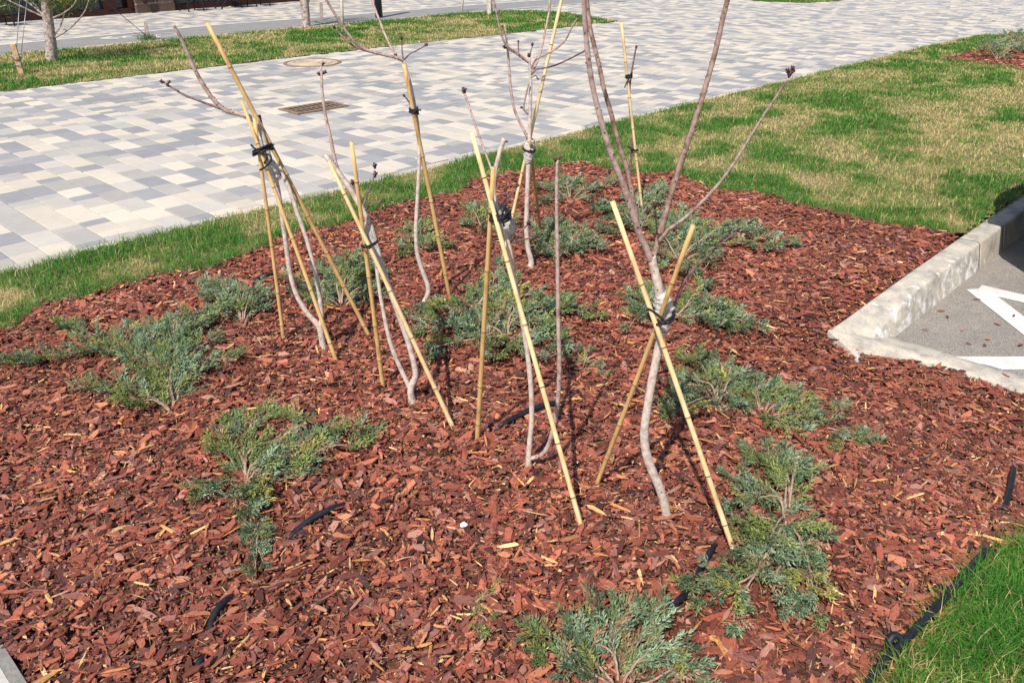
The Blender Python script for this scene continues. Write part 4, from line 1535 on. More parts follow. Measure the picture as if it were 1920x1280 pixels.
juniper('blue green juniper behind the fork of the right sapling', (1275, 490),
        [[(1250, 470), (1240, 440), (1250, 410)], [(1290, 460), (1300, 430), (1280, 405)], [(1300, 480), (1350, 460), (1400, 450), (1440, 455)], [(1310, 490), (1330, 505), (1310, 525)], [(1240, 480), (1235, 510)], [(1330, 460), (1380, 440), (1420, 445)], [(1360, 455), (1430, 465), (1478, 468)],
         [(1260, 460), (1230, 440), (1215, 430)], [(1280, 450), (1310, 440)], [(1300, 500), (1285, 520)], [(1340, 470), (1400, 470), (1450, 480)], [(1265, 445), (1270, 415)]], yellow=0.07, green=0.2, seed=11, lift=0.085, dens=1.2)
juniper('dense green juniper mat in the middle behind the leaning stake', (950, 640),
        [[(930, 600), (925, 550), (935, 515)], [(960, 600), (990, 570), (1030, 575), (1070, 590), (1108, 602)], [(930, 640), (880, 620), (830, 620), (770, 610)], [(940, 660), (880, 655), (820, 665), (805, 680)], [(970, 645), (1010, 640), (1040, 655)],
         [(985, 665), (1020, 685), (1050, 680)], [(900, 615), (860, 600), (800, 600)], [(950, 590), (970, 560), (950, 540)], [(960, 620), (1010, 600), (1060, 600)], [(920, 590), (895, 560), (900, 550)], [(940, 600), (915, 570)], [(900, 640), (850, 635), (790, 635)],
         [(960, 610), (1000, 590), (1050, 575)], [(960, 660), (975, 680)], [(910, 660), (930, 680)], [(880, 600), (840, 590)], [(1000, 620), (1030, 630)]], yellow=0.10, green=0.36, seed=12, lift=0.085, dens=1.1, spread=0.068)
juniper('small green juniper left of the thin middle sapling', (790, 470), [[(775, 460), (760, 470)], [(790, 450), (800, 430)], [(800, 465), (815, 460)], [(780, 450), (770, 440)], [(800, 475), (830, 470)], [(775, 475), (755, 485)]], seed=13, lift=0.07, green=0.5, yellow=0.1)
juniper('dark juniper behind the two left stakes', (640, 575),
        [[(610, 560), (580, 555), (550, 545)], [(630, 550), (610, 525), (600, 510)], [(650, 550), (670, 530), (690, 500)], [(665, 565), (700, 545), (715, 520)], [(640, 550), (650, 520), (655, 495)], [(620, 575), (590, 570)], [(680, 570), (705, 575)], [(660, 540), (700, 520)], [(600, 555), (560, 565)]], seed=14, lift=0.09, green=0.35, yellow=0.08, dens=1.3)
juniper('round blue green juniper beside the back wrapped sapling', (1050, 480), [[(1030, 460), (1010, 445)], [(1050, 450), (1055, 430)], [(1070, 460), (1090, 445)], [(1030, 480), (1010, 490)], [(1060, 485), (1045, 500)], [(1080, 475), (1105, 470)], [(1040, 460), (1035, 435)], [(1085, 465), (1115, 480)], [(1020, 465), (1000, 465)]], seed=15, lift=0.09, green=0.2, yellow=0.05, dens=1.25)
juniper('juniper clump at the back of the bed under the far lawn edge', (1070, 375), [[(1040, 365), (1015, 360)], [(1070, 360), (1085, 345)], [(1090, 370), (1115, 360)], [(1100, 380), (1130, 390)], [(1050, 380), (1020, 385)], [(1060, 360), (1050, 345)], [(1110, 365), (1150, 350)]], seed=16, lift=0.075, green=0.25, yellow=0.06, dens=0.9)
juniper('juniper behind the forked limbs of the right sapling near the far stake', (1185, 425), [[(1160, 410), (1140, 405)], [(1190, 400), (1180, 380)], [(1210, 405), (1230, 380), (1245, 360)], [(1215, 420), (1240, 410)], [(1160, 430), (1130, 440)], [(1200, 395), (1225, 370)], [(1170, 420), (1120, 400)], [(1175, 440), (1150, 450)]], seed=17, lift=0.08, green=0.25, yellow=0.06, dens=1.2)
juniper('yellow green juniper behind the thick middle stake', (905, 430), [[(890, 415), (880, 400)], [(910, 410), (915, 395)], [(925, 425), (940, 415)], [(895, 435), (880, 430)], [(950, 430), (980, 425)]], seed=18, lift=0.07, green=0.55, yellow=0.14)
juniper('tiny juniper sprigs right of the middle mat', (1090, 690), [[(1100, 675), (1095, 662)], [(1110, 690), (1135, 705)], [(1085, 670), (1075, 662)]], seed=19, lift=0.03, spread=0.03, dens=0.7)
juniper('juniper on the distant mulch island at the right edge', (1870, 112), [[(1850, 108), (1835, 108)], [(1880, 106), (1895, 100)], [(1860, 102), (1850, 96)], [(1890, 112), (1905, 112)], [(1870, 100), (1880, 94)]], seed=20, lift=0.16, spread=0.13, dens=0.55, group='junipers on the distant mulch island', zf=lambda x, y: 0.03 + 0 * x)
juniper('rear juniper on the distant mulch island by the paving', (1905, 92), [[(1890, 86), (1880, 82)], [(1920, 88), (1940, 90)], [(1900, 84), (1905, 78)], [(1925, 95), (1950, 100)]], seed=23, lift=0.16, spread=0.13, dens=0.55, group='junipers on the distant mulch island', zf=lambda x, y: 0.03 + 0 * x)
juniper('broken drying juniper twig lying on the bark chips near the front', (882, 1125), [[(885, 1140), (890, 1160), (898, 1190)], [(895, 1130), (912, 1118), (924, 1108)], [(890, 1150), (910, 1165), (915, 1178)]], seed=24, lift=0.02, spread=0.028, dens=0.35, yellow=0.3, green=0.6, brown=0.35, group=None, name='broken_juniper_twig')

# ------------------------------------------------------------------ saplings


def limb(pts, Y0, dY=0.0, n=6):
    """pts: (px, py, width px[, dy]) -> world curve with radius; depth runs from Y0 to Y0+dY along the limb"""
    k = len(pts)
    rows = []
    for i, q in enumerate(pts):
        Y = Y0 + dY * (i / max(1, k - 1)) + (q[3] if len(q) > 3 else 0)
        p = at(q[0], q[1], Y)
        r = q[2] / 2 / FPX * depth_of(p)
        rows.append([*p, r])
    return spline(rows, n)


def sapling(label, trunk_list, twigs, base_px, buds=(), scar_seed=0, cuts=()):
    """trunk_list / twigs: (points, dY, material); the first point of the first trunk stands on the ground"""
    b = gp(*base_px, f=bedz)
    Y0 = b[1]
    root = empty('sapling', b, label, 'sapling', 'staked saplings in the mulch bed')
    R = np.random.RandomState(scar_seed)
    scars = MB()
    for kind_, lst in (('stem', trunk_list), ('branch', twigs)):
        for item in lst:
            pts, dY, mat = item[0], item[1], item[2]
            y_start = Y0 + (item[3] if len(item) > 3 else 0.0)
            C = limb(pts, y_start, dY)
            if kind_ == 'stem' and item is trunk_list[0]:
                C = np.vstack([[b[0], b[1], b[2] - 0.03, C[0, 3]], C]) if C[0, 2] > b[2] - 0.02 else C
                C[:4, 3] *= np.array([1.45, 1.3, 1.15, 1.05])
            rad = C[:, 3] * (1 + 0.10 * (R.rand(len(C)) - 0.5))
            m = MB()
            m.tube(C[:, :3], rad, 10, 0, True, mi_cap=1)
            obj(kind_, m.build(kind_, [mat, M_CUT if len(item) > 4 and item[4] == 'cut' else mat]), parent=root)
            for i in range(2, len(C) - 1):
                if R.rand() < (0.22 if mat is M_STEM else 0.6) and mat is not M_SHOOT:
                    a = R.rand() * 2 * math.pi
                    t = C[min(i + 1, len(C) - 1), :3] - C[i - 1, :3]
                    t /= np.linalg.norm(t) + 1e-9
                    s = np.cross(t, [0.3, 1, 0.2])
                    s /= np.linalg.norm(s)
                    w = np.cross(t, s)
                    nn = s * math.cos(a) + w * math.sin(a)
                    scars.ellipsoid(C[i, :3] + nn * C[i, 3] * 0.95 - t * 0.002, t + nn * 0.4, max(0.0014, C[i, 3] * (0.16 if mat is M_STEM else 0.30)), max(0.004, C[i, 3] * (0.5 if mat is M_STEM else 0.8)), sides=5, rings=3)
    if scars.v:
        obj('leaf_scars', scars.build('leaf_scars', M_SCAR), parent=root, kind='stuff')
    for bd in buds:
        px_, py_, dx_, dy_, sz = bd[:5]
        dYb = bd[5] if len(bd) > 5 else 0.0
        p = at(px_, py_, Y0 + dYb)
        p2 = at(px_ + dx_, py_ + dy_, Y0 + dYb)
        ax = p2 - p
        ax /= np.linalg.norm(ax)
        r = sz / 2 / FPX * depth_of(p)
        m = MB()
        m.ellipsoid(p, ax, r, r * 4.2)
        for k in range(4):
            a = k * 1.9
            s = np.cross(ax, [0.2, 1, 0.1])
            s /= np.linalg.norm(s)
            w = np.cross(ax, s)
            nn = s * math.cos(a) + w * math.sin(a)
            m.ellipsoid(p + nn * r * 0.7 + ax * r * (0.2 + 0.5 * k), ax + nn * 0.7, r * 0.55, r * 2.0, sides=5, rings=3)
        obj('bud', m.build('bud', M_BUD), parent=root)
    return root, Y0


T, B_, D_ = M_STEM, M_BRANCH, M_SHOOT
sap1, Y1 = sapling('forked grey sapling at the left whose upper limbs bend left over the paving',
    [([(606, 652, 13), (603, 632, 12), (598, 612, 12), (575, 585, 9.5), (555, 550, 9), (543, 505, 9), (535, 450, 8.5), (528, 400, 8.5), (520, 350, 9), (508, 305, 9.5), (495, 262, 9), (482, 232, 9.5), (466, 218, 9)], 0.0, T),
     ([(600, 614, 9), (603, 595, 9), (600, 560, 8.5), (592, 515, 8), (577, 455, 8), (558, 400, 8), (541, 350, 8.5), (522, 310, 8)], 0.02, T)],
    [([(468, 219, 9), (445, 213, 8.5), (420, 205, 8.5), (395, 180, 8), (370, 140, 7.5), (352, 100, 7), (338, 70, 6.5), (325, 47, 6)], -0.08, B_, 0, 'cut'),
     ([(425, 208, 5.5), (400, 199, 4.5), (370, 188, 4.2), (345, 178, 4), (325, 166, 3.8), (308, 156, 3.5)], 0.06, D_),
     ([(500, 285, 10), (494, 255, 9), (488, 232, 8.5), (485, 216, 8)], 0.03, D_, 0.02, 'cut')],
    (606, 652), [(306, 154, -8, -3, 5), (313, 158, 3, 6, 4), (316, 156, 4, -6, 4)], 1)
sap2, Y2 = sapling('forked sapling with pale wrap and knobbly cut stub, left of centre',
    [([(773, 752, 13), (770, 735, 13), (772, 722, 13), (779, 705, 12), (776, 680, 11), (765, 640, 11), (748, 590, 11), (732, 545, 11), (718, 505, 11), (704, 455, 11), (692, 418, 11), (675, 385, 11), (655, 352, 11), (635, 325, 11), (618, 302, 10), (610, 291, 9)], 0.0, T, 0, 'cut'),
     ([(768, 728, 9), (758, 705, 8.5), (742, 670, 8.5), (730, 635, 8), (720, 590, 7.5), (712, 545, 7), (706, 500, 7), (700, 460, 6)], 0.03, T)],
    [([(637, 330, 7), (628, 300, 7), (619, 255, 6), (610, 215, 5.5), (605, 180, 5), (603, 150, 4.6), (602, 125, 4)], 0.08, B_),
     ([(680, 392, 5), (688, 365, 3.6), (697, 345, 3), (703, 322, 3)], 0.05, D_), ([(684, 395, 4), (698, 383, 3), (716, 378, 2.6)], -0.05, D_), ([(672, 380, 4), (667, 360, 3.4), (663, 345, 3.4)], 0.02, D_)],
    (773, 752), [(601, 140, -8, -4, 5, 0.08), (607, 138, 5, -5, 5, 0.08), (605, 122, 3, -8, 4, 0.08), (703, 330, 1, -8, 6.5, 0.05), (703, 314, 0, -8, 6, 0.05), (716, 378, 7, -3, 5, -0.05), (662, 346, -1, -8, 6.5, 0.02)], 2)
sap3, Y3 = sapling('slender pale sapling with a wavy base in the back left of the bed',
    [([(789, 580, 9), (793, 570, 9), (803, 548, 9.5), (800, 528, 9), (790, 502, 8.5), (782, 472, 8), (780, 430, 8), (783, 370, 7.5), (786, 310, 7.5), (785, 260, 7.5), (780, 215, 7), (772, 170, 6.5), (764, 138, 6), (757, 114, 6)], 0.0, T)],
    [([(757, 115, 6), (742, 108, 6), (715, 102, 6), (690, 95, 5.5), (668, 82, 5.5), (650, 60, 5), (630, 30, 5), (612, 0, 5), (596, -30, 4.5)], -0.15, B_),
     ([(695, 98, 4), (670, 90, 3.6), (650, 77, 3.2), (628, 53, 3)], 0.05, D_),
     ([(748, 109, 4), (735, 92, 4.4), (724, 70, 4.4), (712, 40, 4.4), (700, 8, 4.6), (690, -30, 4.4)], 0.12, B_),
     ([(756, 114, 3), (754, 95, 2.6), (753, 75, 2.4)], 0.02, D_), ([(757, 113, 3), (768, 102, 2.6), (783, 94, 2.4), (797, 86, 2.6)], -0.06, D_), ([(772, 200, 3.4), (766, 190, 3), (760, 182, 2.6)], -0.03, D_)],
    (789, 580), [(628, 53, -4, -5, 4, -0.1), (753, 74, 0, -8, 4), (797, 86, 6, -4, 4.5), (759, 181, -4, -4, 3.6), (744, 107, -3, -4, 5)], 3)
sap4, Y4 = sapling('branched sapling with a white cloth sleeve at the back of the bed',
    [([(994, 503, 13), (996, 490, 11), (990, 465, 9.5), (987, 430, 9.5), (988, 380, 9), (990, 330, 9), (992, 280, 8.5), (993, 240, 7), (994, 200, 6.5), (995, 160, 6.5), (993, 120, 5.5), (992, 108, 5)], 0.0, T)],
    [([(989, 258, 6), (980, 240, 5), (966, 210, 5), (958, 170, 4.6), (955, 130, 4.2), (951, 85, 4), (946, 46, 4)], 0.06, B_),
     ([(991, 118, 4.2), (975, 102, 3.6), (955, 90, 3.6), (945, 78, 3.8), (938, 58, 3.8), (931, 25, 3.8), (924, -5, 4)], -0.08, B_),
     ([(989, 117, 3), (970, 103, 2.6), (948, 90, 2.6)], 0.05, D_), ([(973, 105, 2.4), (972, 90, 2.4), (972, 79, 2.4)], 0.03, D_),
     ([(993, 108, 3), (995, 97, 2.6), (998, 87, 2.4)], 0.04, D_),
     ([(996, 128, 4), (1005, 112, 3.6), (1022, 103, 3.6), (1042, 92, 3.4), (1060, 75, 3.4), (1072, 52, 3), (1083, 34, 2.6)], -0.1, B_),
     ([(997, 138, 3.6), (1008, 115, 3.6), (1017, 85, 3.4), (1024, 50, 3.6), (1031, 16, 3.8)], 0.14, B_, 0, 'cut'),
     ([(997, 140, 3.4), (1005, 131, 3.2), (1020, 128, 3), (1040, 123, 3), (1065, 112, 3), (1092, 98, 2.8), (1102, 90, 2.6)], 0.04, D_),
     ([(990, 214, 4), (982, 203, 3.6), (986, 180, 3), (992, 155, 3)], -0.03, B_), ([(997, 146, 2), (1004, 142, 1.6), (1008, 147, 1.6)], 0.02, D_)],
    (994, 503), [(948, 90, -6, -4, 4.4), (972, 80, 0, -7, 3), (998, 86, 1, -6, 4), (992, 107, 0, -7, 5), (1083, 33, 4, -6, 3.6, -0.1), (1102, 89, 2, -7, 3.2), (980, 202, -5, -1, 3.4), (1007, 147, 2, 2, 2.6)], 4)
sap5, Y5 = sapling('two stemmed sapling in the centre foreground, left stem tied to stakes',
    [([(991, 875, 12), (991, 858, 11), (993, 830, 10.5), (997, 780, 10), (995, 720, 10), (988, 655, 9.5), (977, 590, 9), (966, 530, 9), (957, 475, 9), (949, 440, 8.5), (940, 408, 8), (931, 385, 8), (926, 360, 8), (928, 325, 8.5), (936, 290, 9), (945, 260, 9)], 0.0, T, 0, 'cut'),
     ([(992, 860, 9), (1005, 856, 9), (1018, 850, 9), (1030, 830, 9), (1040, 790, 9), (1047, 740, 8.5), (1049, 680, 8.5), (1047, 610, 8), (1046, 540, 8), (1045, 470, 7.5), (1044, 400, 7), (1044, 350, 6.5), (1045, 300, 6)], -0.08, B_)],
    [([(926, 330, 4), (915, 300, 4), (902, 265, 4), (888, 225, 4), (877, 192, 4), (871, 175, 3.6)], 0.1, B_), ([(936, 392, 3.6), (950, 372, 3), (968, 352, 2.6)], 0.08, D_),
     ([(957, 455, 4), (975, 435, 3.4), (990, 420, 3), (1004, 398, 2.6)], 0.05, D_), ([(957, 458, 3.4), (975, 450, 2.8), (998, 446, 2.4)], -0.06, D_)],
    (991, 875), [(871, 174, -1, -8, 7, 0.1), (969, 350, 5, -5, 4.4, 0.08), (1004, 398, 2, -7, 5, 0.05), (1000, 446, 6, 0, 4.4, -0.06), (990, 420, 3, -7, 5, 0.03), (1043, 302, -5, -5, 5, -0.08), (1049, 298, 6, -5, 4.4, -0.08), (1043, 303, 0, -7, 5, -0.08), (948, 266, 4, 0, 3)], 5)
sap6, Y6 = sapling('thickest sapling at the right, forking high above its cloth wrap',
    [([(1251, 970, 16), (1246, 945, 17), (1236, 912, 17), (1222, 880, 17), (1211, 845, 17), (1208, 810, 16.5), (1213, 770, 16), (1222, 715, 16), (1232, 665, 16), (1240, 615, 17), (1241, 580, 18), (1236, 545, 18), (1228, 510, 17), (1221, 480, 17)], 0.0, T)],
    [([(1221, 488, 15), (1210, 462, 13), (1198, 435, 12.5), (1185, 395, 12), (1170, 350, 12), (1152, 305, 12), (1135, 255, 11.5), (1120, 200, 11), (1108, 145, 10.5), (1101, 90, 10), (1097, 45, 9.5), (1095, 0, 9), (1092, -50, 9)], -0.18, B_),
     ([(1196, 430, 9), (1190, 390, 9), (1182, 345, 8.5), (1172, 305, 8.5), (1158, 260, 8.5), (1145, 210, 8.5), (1132, 165, 8.5), (1124, 125, 8.5), (1115, 90, 8), (1106, 50, 8.5), (1100, 0, 8.5), (1094, -50, 8)], 0.12, M_BROWN),
     ([(1221, 486, 13), (1232, 460, 12), (1241, 425, 12), (1252, 385, 11.5), (1265, 340, 11.5), (1280, 295, 11), (1297, 245, 10.5), (1313, 195, 10), (1328, 145, 9.5), (1343, 90, 9.5), (1354, 40, 9.5), (1364, 0, 9.5), (1376, -50, 9)], 0.2, M_BROWN),
     ([(1236, 452, 7.5), (1255, 430, 7), (1285, 408, 6.5), (1320, 375, 6.5), (1350, 342, 6), (1380, 300, 5.6), (1408, 255, 5.2), (1435, 212, 5), (1460, 175, 5), (1478, 147, 5)], -0.25, B_),
     ([(1262, 580, 6), (1270, 558, 6), (1285, 525, 5.6), (1305, 502, 5.2), (1325, 482, 4.6), (1350, 458, 3.8), (1382, 434, 3.2)], -0.12, D_), ([(1336, 472, 3.4), (1350, 452, 3), (1368, 436, 2.8)], -0.06, D_, -0.1),
     ([(1199, 436, 3), (1206, 418, 2.6), (1213, 402, 2.6)], 0.05, D_), ([(1232, 440, 3), (1230, 415, 2.6), (1228, 392, 2.6)], -0.08, D_), ([(1267, 428, 3), (1270, 450, 2.6), (1274, 470, 2.6)], -0.05, D_), ([(1290, 525, 3), (1290, 510, 2.6), (1293, 498, 2.4)], -0.05, D_)],
    (1251, 970), [(1480, 142, 3, -7, 7, -0.25), (1484, 137, 6, -6, 6, -0.25), (1479, 136, -4, -7, 6, -0.25), (1486, 132, 1, -8, 6, -0.25), (1383, 433, 5, -7, 5, -0.12), (1368, 435, 4, -7, 5, -0.16), (1214, 400, 2, -6, 7, 0.05), (1228, 388, 0, -8, 7.5, -0.08), (1267, 427, -2, 3, 6), (1143, 324, 0, -5, 5, -0.06), (1274, 20, 0, 0, 0.1)][:10], 6)
sap7, Y7 = sapling('very thin sapling tied to the farthest stake at the back right',
    [([(1182, 398, 5), (1181, 370, 4.6), (1181, 330, 4.4), (1184, 290, 4.2), (1186, 255, 4), (1182, 215, 4), (1180, 180, 4), (1182, 150, 3.8), (1187, 120, 3.4), (1192, 92, 3.2)], 0.0, D_)],
    [([(1186, 287, 2.6), (1180, 276, 2.2), (1174, 273, 2)], -0.02, D_)],
    (1182, 398), [(1193, 91, 1, -6, 3.6)], 7)

# ------------------------------------------------------------------ bamboo stakes


def stake(label, top, bottom, tie, Ytie, wpx=(10, 11), pale=False, seed=0):
    """a straight cane from its foot on the ground through the tie point, cut where the picture shows its top"""
    b = gp(bottom[0], bottom[1], bedz)
    # tie point: on the stake line in the picture, at depth Ytie
    f = (tie - bottom[1]) / (top[1] - bottom[1])
    tx = bottom[0] + (top[0] - bottom[0]) * f
    c = at(tx, tie, Ytie)
    d = c - b
    # extend: find s so that the projection reaches the top row
    lo, hi = 0.2, 4.0
    for _ in range(60):
        s = (lo + hi) / 2
        if proj(b + d * s)[1] > top[1]:
            lo = s
        else:
            hi = s
    e = b + d * lo
    L = np.linalg.norm(e - b)
    dn = (e - b) / L
    r0 = wpx[1] * 0.87 / 2 / FPX * depth_of(b)
    r1 = wpx[0] * 0.87 / 2 / FPX * depth_of(e)
    root = empty('bamboo_stake', b, label, 'bamboo stake', 'bamboo stakes holding the saplings')
    R = np.random.RandomState(seed + 40)
    nodes = []
    s = 0.05 + 0.12 * R.rand()
    while s < L - 0.02:
        nodes.append(s)
        s += 0.17 + 0.09 * R.rand()
    bend = np.cross(dn, [0.2, 0.9, 0.1]) * 0.006 * (R.rand() - 0.5)
    P, rad = [], []
    stops = sorted(set([-0.04, L] + [max(-0.04, min(L, n_ + k)) for n_ in nodes for k in (-0.012, -0.004, 0.0, 0.005, 0.014)] + list(np.linspace(0, L, 10))))
    for s in stops:
        rr = r0 + (r1 - r0) * max(0, s) / L
        for n_ in nodes:
            dd = abs(s - n_)
            if dd < 0.013:
                rr *= 1 + 0.13 * (1 - dd / 0.013) ** 1.5
        P.append(b + dn * s + bend * math.sin(math.pi * s / L))
        rad.append(rr)
    m = MB()
    m.tube(P, rad, 12, 0, True, mi_cap=1)
    obj('cane', m.build('cane', [M_BAMBOO2 if pale else M_BAMBOO, M_BARKCUT]), parent=root)
    for n_ in nodes:
        m = MB()
        rr = (r0 + (r1 - r0) * n_ / L)
        p = b + dn * n_ + bend * math.sin(math.pi * n_ / L)
        m.tube([p - dn * 0.005, p - dn * 0.002, p + dn * 0.0015], [rr * 1.06, rr * 1.2, rr * 1.08], 12)
        obj('node', m.build('node', M_NODE), parent=root)
    return root


stake('near vertical bamboo stake, leftmost of the left sapling', (477, 222), (532, 636), 285, Y1 - 0.02, (7.5, 8), seed=1)
stake('middle bamboo stake of the left sapling with its foot just right of the stem', (453, 188), (631, 678), 290, Y1 - 0.045, (7.5, 9), seed=2)
stake('longest bamboo stake of the left sapling, leaning up over the far lawn', (388, 43), (692, 629), 290, Y1 + 0.03, (9.5, 8.5), seed=3)
stake('short bamboo stake left of the pale wrapped forked sapling', (659, 266), (718, 723), 440, Y2 - 0.035, (9, 10), seed=4)
stake('slanting bamboo stake crossing in front of the pale wrapped forked sapling', (617, 303), (848, 798), 445, Y2 - 0.06, (8.5, 10), True, seed=5)
stake('bamboo stake behind the slender wavy sapling', (757, 120), (843, 556), 207, Y3 - 0.03, (9, 8.5), seed=6)
stake('tall pale bamboo stake rising past the top edge beside the white sleeve', (1062, -40), (939, 500), 285, Y4 + 0.05, (7.5, 6.5), True, seed=7)
stake('short bamboo stake going into the mulch right of the white sleeve', (994, 262), (1014, 442), 295, Y4 + 0.04, (6, 7), seed=8)
stake('thick upright golden bamboo stake at the centre of the bed', (925, 314), (895, 823), 404, Y5 - 0.03, (10, 10.5), seed=9)
stake('long pale bamboo stake leaning across the two stemmed sapling', (885, 249), (1090, 987), 404, Y5 - 0.055, (10, 11), True, seed=10)
stake('bamboo stake leaning left to right in front of the thickest sapling', (1148, 377), (1381, 1048), 590, Y6 - 0.068, (11, 11.5), True, seed=11)
stake('bamboo stake leaning right to left, crossing behind the other stake of the thickest sapling', (1300, 422), (1119, 907), 590, Y6 - 0.046, (10.5, 9.5), seed=12)
stake('farthest thin bamboo stake standing at the back right of the bed', (1165, 42), (1205, 400), 143, Y7 - 0.02, (6.5, 5.5), True, seed=13)
# thin split of the cane leaning beside the right stake
pS, pE = at(1296, 785, Y6 - 0.12), gp(1340, 875, bedz)

# ------------------------------------------------------------------ cloth wraps and ties


def wrap(label, pts, Y, seed, dY=0.0, mat=M_CLOTH):
    """pts: (px, py, width) rows of a lumpy cloth sleeve"""
    R = np.random.RandomState(seed)
    C = limb(pts, Y, dY, 7)
    m = MB()
    n = len(C)
    sides = 18
    tang = np.gradient(C[:, :3], axis=0)
    vs = []
    ph = R.rand(4) * 6
    for i in range(n):
        t = tang[i] / np.linalg.norm(tang[i])
        s = np.cross(t, [0, 1, 0])
        s /= np.linalg.norm(s)
        w = np.cross(t, s)
        for k in range(sides):
            a = 2 * math.pi * k / sides
            fold = 0.10 * math.sin(3 * a + ph[0] + i * 0.35) + 0.08 * math.sin(7 * a + ph[1] - i * 0.8) + 0.07 * math.sin(i * 1.4 + ph[2] + 2 * a) + 0.10 * (R.rand() - 0.5)
            r = C[i, 3] * (1 + fold)
            vs.append(C[i, :3] + r * (math.cos(a) * s + math.sin(a) * w))
    fs = [(i * sides + k, i * sides + (k + 1) % sides, (i + 1) * sides + (k + 1) % sides, (i + 1) * sides + k) for i in range(n - 1) for k in range(sides)]
    m.add(vs, fs)
    o = obj('cloth_wrap', m.build('cloth_wrap', mat), label=label, cat='cloth wrap', group='cloth wraps on the saplings')
    sol = o.modifiers.new('thickness', 'SOLIDIFY')
    sol.thickness = 0.002
    return o


wrap('grey cloth scrap hanging between the canes of the left sapling', [(492, 288, 17), (500, 300, 22), (508, 314, 25), (517, 330, 20), (522, 338, 12)], Y1 + 0.012, 1)
wrap('pale cloth wound down the stem of the forked sapling left of centre', [(686, 418, 15), (692, 440, 19), (698, 462, 20), (705, 480, 19), (712, 500, 13)], Y2 + 0.0, 2)
wrap('white cloth sleeve on the back sapling, tied twice with black cord', [(993, 261, 21), (993, 270, 21), (992, 285, 20), (991, 298, 17), (990, 306, 11)], Y4, 3)
wrap('crumpled white cloth at the tie of the two stemmed sapling', [(936, 388, 12), (942, 402, 19), (950, 418, 30), (953, 430, 27), (952, 447, 14)], Y5 + 0.02, 4)
wrap('white cloth bunched at the crossing of the two right stakes', [(1237, 550, 21), (1243, 562, 33), (1247, 580, 36), (1244, 598, 32), (1240, 618, 24)], Y6, 5)


def tie(label, centre, Y, rpx, turns, tilt=0.25, ends=(), wpx=4.5, seed=0, ry=0.6, roll=0.0):
    """loops of black rubber cord round stakes and stem, with a knot and loose ends"""
    R = np.random.RandomState(seed + 9)
    c = at(centre[0], centre[1], Y)
    d = depth_of(c)
    px2m = d / FPX
    m = MB()
    pts = []
    n = turns * 18
    for i in range(n + 1):
        a = 2 * math.pi * i / 18
        r = rpx * px2m * (1 + 0.06 * math.sin(i * 0.9))
        z = (i / n - 0.5) * turns * wpx * 0.9 * px2m + r * tilt * math.cos(a + seed) * 0.5 + roll * r * math.cos(a)
        pts.append(c + np.array([r * math.cos(a), r * ry * math.sin(a), z]))
    m.tube(pts, wpx / 2 * px2m, 7)
    root = empty('black_tie', c, label, 'plant tie', 'black ties on the stakes')
    obj('loops', m.build('loops', M_CORD), parent=root)
    m = MB()
    kn = c + np.array([rpx * 0.15 * px2m, -rpx * ry * px2m * 0.96, 0])
    m.ellipsoid(kn, (1, 0.1, 0.2), wpx * 0.8 * px2m, wpx * 2.2 * px2m, sides=8, rings=6)
    obj('knot', m.build('knot', M_CORD), parent=root)
    for e in ends:
        q = [kn]
        for (ex, ey, dy) in e:
            q.append(at(centre[0] + ex, centre[1] + ey, kn[1] + dy))
        m = MB()
        C = spline(np.array(q), 6)
        m.tube(C, [wpx * 0.45 * px2m] * len(C), 6)
        obj('loose_end', m.build('loose_end', M_CORD), parent=root)
    return root


tie('black cord lashing the three canes of the left sapling', (493, 281), Y1 - 0.008, 18, 3, 0.4, [[(12, 10, 0.0), (15, 20, -0.01), (5, 32, -0.01), (-6, 38, 0)], [(8, 14, 0), (2, 25, 0)], [(-16, -3, 0), (-23, -10, 0)]], 4, 1, roll=0.25, ry=1.35)
tie('thin black cord round the pale wrap of the forked sapling', (693, 456), Y2 - 0.025, 15, 2, 0.3, [[(-8, 3, 0), (-16, 8, -0.01)]], 2.6, 2, roll=0.3, ry=1.8)
tie('black cord holding the slender wavy sapling to its cane', (776, 208), Y3 - 0.015, 8, 3, 0.3, [[(6, -2, 0), (14, -1, 0)], [(4, -4, 0), (8, -8, 0)]], 3.4, 3, ry=1.4)
tie('thin black cord ringed twice round the white sleeve', (992, 280), Y4 - 0.0, 11.5, 2, 0.5, [], 2.2, 4, ry=1.0)
tie('thick black cord knotted round the centre stakes', (937, 403), Y5 - 0.02, 19, 4, 0.15, [[(8, -12, 0), (14, -22, 0)], [(14, -4, 0), (18, -9, 0)], [(6, 12, 0), (8, 22, 0)]], 4.8, 5, ry=1.35)
tie('black cord binding the crossed right stakes under the white cloth', (1240, 588), Y6 - 0.012, 22, 2, 0.35, [[(10, 12, 0), (0, 20, -0.01), (-10, 20, -0.01)], [(-18, -6, 0), (-28, -9, 0)]], 5.2, 6, ry=1.85)
tie('small black cord on the farthest stake, upper of its two', (1179, 143), Y7 - 0.01, 6, 3, 0.2, [[(-4, 12, 0), (-8, 22, 0)], [(4, -4, 0), (7, -7, 0)]], 2.6, 7, ry=1.5)
tie('small black cord on the farthest stake, lower of its two', (1190, 281), Y7 - 0.01, 6, 2, 0.2, [[(-8, -4, 0), (-14, -8, 0)]], 1.8, 8, ry=1.5)

# ------------------------------------------------------------------ irrigation hose


def hose(label, pts, r, bury=(), n=8):
    C = []
    k = len(pts)
    for i, (a, b, h) in enumerate(pts):
        p = gp(a, b, bedz)
        C.append([p[0], p[1], p[2] + h - (0.004 if h > 0 else 0)])
    C = spline(np.array(C), n)
    m = MB()
    m.tube(C, r, 10)
    o = obj('irrigation_hose', m.build('irrigation_hose', M_HOSE), label=label, cat='hose', group='black irrigation hose')
    return o


